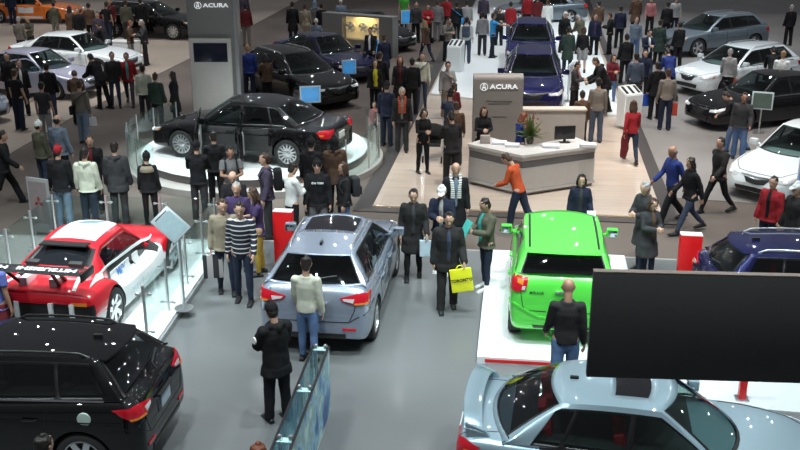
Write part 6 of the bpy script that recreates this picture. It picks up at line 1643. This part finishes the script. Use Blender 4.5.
# left standing row
P(54, 146, 85, 'person in black jacket and red cap, blue jeans', 'jacket black', 'loose ljeans', 'beanie red', 'stand', 1.80)
P(84, 148, 88, 'person in white hooded sweatshirt and dark jeans', 'hoodie cream', 'loose dkjeans', 'short dark', 'stand', 1.76)
P(114, 142, 92, 'person in charcoal jacket with back turned beside the white hoodie', 'parka charcoal', 'loose charcoal', 'short dark', 'stand', 1.80)
P(146, 152, 95, 'woman in black jacket with tan shoulder panel', 'jacket black', 'slim black', 'beanie black', 'stand', 1.62, fem=1, extra=ex_yoke('beige'))
P(38, 121, 60, 'blonde woman in white knit hat and green grey jacket', 'jacket olive', 'slim denim', 'beanie white', 'stand', 1.66, fem=1)
P(57, 115, 70, 'man with reddish hair in blue grey jacket', 'jacket bluegrey', 'loose black', 'bald dark', 'stand', 1.78)
P(89, 136, -80, 'man in open black jacket facing the white hoodie', 'jacket black', 'loose black', 'short brown', 'stand', 1.72, shirt='maroon')
P(2, 131, 20, 'person all in black walking at the left edge', 'jacket black', 'loose black', 'short dark', 'walk', 1.78)
P(14, 69, 70, 'man in black t-shirt and jeans beside the lavender sedan', 'tee black', 'loose navy', 'short brown', 'stand', 1.78)
P(18, 60, -60, 'man in black coat and white shirt by the lavender sedan', 'coat black', 'loose black', 'short brown', 'stand', 1.72, shirt='white')
P(6, 53, -90, 'person in black behind the man in the white shirt', 'jacket black', 'loose black', 'short dark', 'stand', 1.74)
P(46, 63, 95, 'person in black jacket at the lavender sedan wing', 'jacket black', 'loose denim', 'short dark', 'stand', 1.74)
P(41, 82, 88, 'person in dark grey t-shirt with dark hair, back turned', 'tee charcoal', 'loose lgrey', 'short dark', 'stand', 1.70)
P(79, 81, 85, 'man in pale grey shirt with black shoulder bag and jeans', 'sweater taupe', 'loose ljeans', 'short brown', 'relax', 1.74, extra=ex_cross('black', 1))
P(74, 71, 110, 'person in brown jacket beside the open car door', 'jacket brown', 'loose black', 'short brown', 'stoop', 1.66)
P(90, 54, 150, 'person in black bending into the open door', 'parka black', 'loose black', 'short dark', 'lean', 1.80)
P(105, 53, -70, 'man in navy black jacket and jeans left of the red jacket', 'jacket offblack', 'slim denim', 'short dark', 'stand', 1.76)
P(120, 54, -80, 'man in open red jacket with teal shirt', 'jacket red', 'slim charcoal', 'short brown', 'walk', 1.76, shirt='teal')
P(142, 65, 100, 'person in cream jacket, back turned, right of the red jacket', 'jacket cream', 'loose charcoal', 'short dark', 'stand', 1.68)
P(155, 73, 80, 'man in black green jacket beside the cream jacket', 'jacket dkgreen', 'loose black', 'short brown', 'stand', 1.68)
P(172, 72, 180, 'woman with dark hair in black coat left of the tower', 'coat black', 'slim black', 'long dark', 'stand', 1.66, fem=1)
P(141, 20, 200, 'grey haired man in dark jacket beside the white sedan nose', 'jacket charcoal', 'loose offblack', 'short grey', 'hold', 1.78)
P(130, 21, 0, 'red haired person in brown jacket facing the grey haired man', 'jacket brown', 'loose lgrey', 'short auburn', 'hold', 1.68)
P(125, 0, 90, 'man in olive grey jacket at the top left', 'jacket olive', 'loose charcoal', 'short brown', 'stand', 1.80)
P(149, -4, 90, 'person in all black at the top beside the black crossover', 'jacket black', 'loose black', 'short dark', 'stand', 1.84)
P(18, 17, 90, 'grey haired man in pale jacket behind the white sedan', 'jacket taupe', 'loose charcoal', 'short grey', 'relax', 1.70)
P(27, 17, -100, 'person in green beige top behind the white sedan roof', 'sweater olive', 'loose charcoal', 'short blonde', 'hold', 1.60)
P(22, -14, -90, 'person in navy standing before the orange car', 'jacket navy', 'loose navy', 'short dark', 'stand', 1.76)
P(53, 2, 90, 'dark haired person in front of the orange car wheel', 'jacket olive', 'loose taupe', 'short dark', 'stand', 1.62)
P(69, 6, 80, 'person in dark coat with long hair right of the orange car', 'coat brown', 'loose black', 'long dark', 'stand', 1.70, fem=1)
P(77, 8, -80, 'person with tan face in dark jacket right of the orange car', 'jacket black', 'loose black', 'short brown', 'stand', 1.70)
P(88, 3, 90, 'person in khaki brown jacket in the upper left crowd', 'jacket brown', 'loose black', 'short dark', 'stand', 1.76)
P(97, 12, -90, 'person in purple black top in the upper left crowd', 'sweater plum', 'loose black', 'short dark', 'stand', 1.66)
P(106, 2, 80, 'person in black vest with bare arms in the upper left crowd', 'tee black', 'loose dkjeans', 'short dark', 'relax', 1.78)
P(113, -2, -90, 'person in maroon black top at the top left', 'sweater maroon', 'loose black', 'short dark', 'stand', 1.76)
P(102, 26, 160, 'person in black jacket leaning over the white sedan bonnet', 'jacket black', 'loose black', 'short dark', 'lean', 1.74)
P(-5, 250, 75, 'man in violet blue t-shirt at the left edge by the race car', 'tee violet', 'loose maroon', 'short dark', 'relax', 1.78, skin='tan')
# heads at the lower edge of the photograph
P(258, 444, 90, 'auburn haired person whose head shows at the bottom edge', 'jacket black', 'loose black', 'short auburn', 'stand', 1.75)
P(43, 436, 60, 'dark haired person at the bottom edge before the black crossover', 'jacket black', 'loose black', 'short dark', 'stand', 1.75)
# carried things
def by(label): return [r for r in N_PEOPLE if r['label'] == label][0]
b = bag(r3, s3, 'L', 'yellow carrier bag with black print held by the man in the open black coat', mat('yellow_plastic', (.85, .85, .02), .4, var=.03, bump=.2), .36, .40, .08, tilt=8)
tm = textmesh('TORONTO', .072, .004, align='CENTER'); tm.transform(frame((.052, 0, .21), (0, 1, 0), (0, 0, 1))); tm.materials.append(M_BLACK); link('print', tm, b)
bag(r4, s4, 'L', 'small white and blue bag held by the man in dark coat and tie', mat('white_blue_plastic', (.55, .68, .80), .4, var=.3, scale=6), .22, .30, .07)
# pushchair
q = free(G(437, 163, 0), .5); pc = empty('pushchair', (q.x, q.y+.1, .02), R(-95), 'black pushchair beside the woman in black on the plank floor', 'pushchair')
bm = bmesh.new()
for i in range(7):
    pass
n = 10; rv = []
for i in range(6):
    a = R(10+i*27); rv.append([bm.verts.new((-.05+.30*math.cos(a), -.24+.48*k/4., .62+.34*math.sin(a)*(1-.06*(k-2)**2))) for k in range(5)])
for i in range(5):
    for k in range(4): bm.faces.new((rv[i][k], rv[i][k+1], rv[i+1][k+1], rv[i+1][k]))
me = evalmesh(tomesh(bm, cloth('black', CC['black'])), [('SOLIDIFY', dict(thickness=.02)), ('SUBSURF', dict(levels=1))]); link('canopy', me, pc)
bm = bmesh.new(); box(bm, -.25, .22, -.20, .20, .38, .46, .03); box(bm, -.30, -.22, -.20, .20, .40, .86, .03); link('seat', tomesh(bm, cloth('charcoal', CC['charcoal'])), pc)
bm = bmesh.new()
for s in (1, -1): tube(bm, [(.38, s*.24, .10), (-.10, s*.25, .55), (-.48, s*.23, .98)], .014, 8); tube(bm, [(-.34, s*.27, .12), (.0, s*.25, .50)], .014, 8)
tube(bm, [(-.48, -.23, .98), (-.48, .23, .98)], .018, 8); link('frame', tomesh(bm, M_STEEL), pc)
for x, y, r_ in ((.38, .24, .09), (.38, -.24, .09), (-.34, .29, .12), (-.34, -.29, .12)):
    bm = bmesh.new(); lathe(bm, [(r_*.5, y-.02), (r_, y-.02), (r_, y+.02), (r_*.5, y+.02)], 20, 'y', (x, 0, r_)); bmesh.ops.recalc_face_normals(bm, faces=bm.faces[:]); link('wheel', tomesh(bm, M_RUB), pc)

def sheet(lbl, k, label, m, w, h, name='paper_sheet', cat='paper'):
    r = by(lbl); pose, fem = ('carry', True); s_ = SK[lbl]; p = hand_pos(r, s_, k); a = r.rotation_euler.z
    bm = bmesh.new(); box(bm, -.003, .003, -w/2, w/2, -h/2, h/2, .001, mtx=Matrix.Rotation(R(-30), 4, 'Y')); prop(link(name, tomesh(bm, m), None, p+Vector((math.cos(a)*.05, math.sin(a)*.05, h*.2)), a), label, cat)
sheet('dark haired woman holding a white paper behind the green hatchback', 'L', 'white sheet of paper held by the dark haired woman behind the green hatchback', M_WHITE, .16, .26)
sheet('person in olive jacket holding teal literature by the green hatchback', 'L', 'teal brochure held by the person in olive jacket', mat('teal_print', (.06, .42, .36), .4, var=.3, scale=12), .22, .30, 'brochure', 'brochure')
def hung(lbl, k, label, m, w, h, d=.10, name='carrier_bag', cat='bag'): return bag(by(lbl), SK[lbl], k, label, m, w, h, d, name, cat=cat)
hung('man in pale grey shirt with black shoulder bag and jeans', 'R', 'white paper bag held by the man with the black shoulder bag', M_WHITE, .30, .24)
hung('person in black parka beside the man in blue grey shirt' if False else 'man in black parka beside the man in blue grey shirt', 'L', 'blue carrier bag held by the man in black parka', mat('blue_plastic', (.02, .08, .45), .4), .26, .36)
hung('man in grey brown sweater seen from behind near the lectern', 'R', 'red carrier bag beside the man in grey brown sweater', mat('red_plastic', (.50, .06, .03), .4), .26, .36)
hung('person in pale grey jacket with red bag at the white crossover', 'R', 'small red bag held beside the white crossover', mat('red_plastic', (.50, .06, .03), .4), .22, .30)
hung('person in beige jacket left of the striped sweater', 'R', 'white and dark striped bag held by the person in beige jacket', stripes('bag_stripes', (.03, .03, .035), (.45, .42, .42), 5., 1), .34, .42)
# dark coat over the arm of the woman in red
lb = 'woman in red sweater with brown hair carrying a dark coat'; r = by(lb); p = hand_pos(r, SK[lb], 'L'); bm = bmesh.new()
tube(bm, [(0, 0, .10), (0, .03, -.05), (.03, .05, -.30), (.0, .06, -.52)], [.06, .09, .11, .09], 14, 'round', Vector((1, 0, 0)), 0, [.04, .05, .06, .04]); me = fuse(bm, .016, [cloth('maroon', CC['maroon'])], 1, .015, 9)
prop(link('folded_coat', me, None, p), 'dark red brown coat carried by the woman in red sweater', 'coat')
q = free(G(124, 41, .5), .3); bm = bmesh.new(); box(bm, -.55, .55, -.3, .3, 0, .46, .02); o = empty('display_plinth', (q.x, q.y, .015), R(-17), 'low white plinth between the white sedan and the black crossover', 'plinth'); link('plinth_body', tomesh(bm, M_WPLAT), o)
bm = bmesh.new(); box(bm, -.57, .57, -.32, .32, .46, .50, .008); link('plinth_top', tomesh(bm, M_WHITE), o)
# ------------------------------------------------------------------ light
w = bpy.data.worlds.new('hall_air'); SC.world = w; w.use_nodes = True
w.node_tree.nodes['Background'].inputs[0].default_value = (.085, .088, .095, 1); w.node_tree.nodes['Background'].inputs[1].default_value = 1.
KF = 1.0
for x in (-9, -4.6, -.4, 4, 8.5):
    for y in (7.5, 12., 16.3): spot(x+random.uniform(-.5, .5), y, 11, 1500*KF, .10, 75, (x, y+1.5, 0), (.88, .98, 1.))
for x, y, e, ax, ay in ((-5.2, 12, 2600, -4.6, 16.5), (2.6, 11.5, 2600, 2.3, 15.3), (-7, 15, 1500, -6, 17.5)): spot(x, y, 10.5, e, .12, 46, (ax, ay, 0), (.85, 1., 1.))
# round podium
for x, y in ((-6.5, 21), (-3, 20.5), (-1.5, 25.5), (-6.5, 27)): spot(x, y, 10, 1900, .10, 50, (-4, 24.3, 0), (.88, 1., 1.))
# back booth
for x in (2, 5.5, 8.5):
    for y in (21, 26, 32, 39, 47): spot(x+(y-21)*.13, y, 12, 1900, .10, 62, (x+(y-21)*.13, y+1.5, 0), (1., .93, .86) if y < 30 else (.92, .97, 1.))
for x, y in ((12, 24), (15, 28), (13, 34), (17, 38), (19, 46), (12, 43), (-12, 30), (-13, 38), (-9, 36), (-16, 44), (-18, 52), (-3, 33), (-1, 41), (1, 50), (-7, 47)):
    spot(x, y, 12, 1700, .12, 60, (x, y+1, 0), (.95, .97, 1.))
def lamp(x, y, z, e, r=.05):
    l = bpy.data.lights.new('ceiling_lamp', 'POINT'); l.energy = e; l.shadow_soft_size = r; l.color = (.93, .97, 1.)
    o = bpy.data.objects.new('ceiling_lamp', l); COL.objects.link(o); o.location = (x, y, z)
for i, y in enumerate((18, 22, 27, 32, 38, 45, 53, 62)):
    for j, x in enumerate((-24, -19, -15, -11.5, -8, -5, -2, 1, 4, 7.5, 11, 15, 20)):
        lamp(x+random.uniform(-1.5, 1.5), y+random.uniform(-2, 2), random.uniform(9.5, 12.5), 48)
for x, y in ((-14, 33), (-10.5, 35.5), (-17, 40), (-12, 45)): spot(x, y, 11, 1500, .10, 60, (x, y+.5, 0), (1., .97, .93))
SC.view_settings.view_transform = 'Standard'; SC.view_settings.look = 'None'; SC.view_settings.exposure = 0.; SC.view_settings.gamma = 1.
SC.view_settings.use_curve_mapping = False
SC.cycles.max_bounces = 6; SC.cycles.transparent_max_bounces = 12; SC.cycles.sample_clamp_indirect = 4; SC.cycles.use_denoising = True
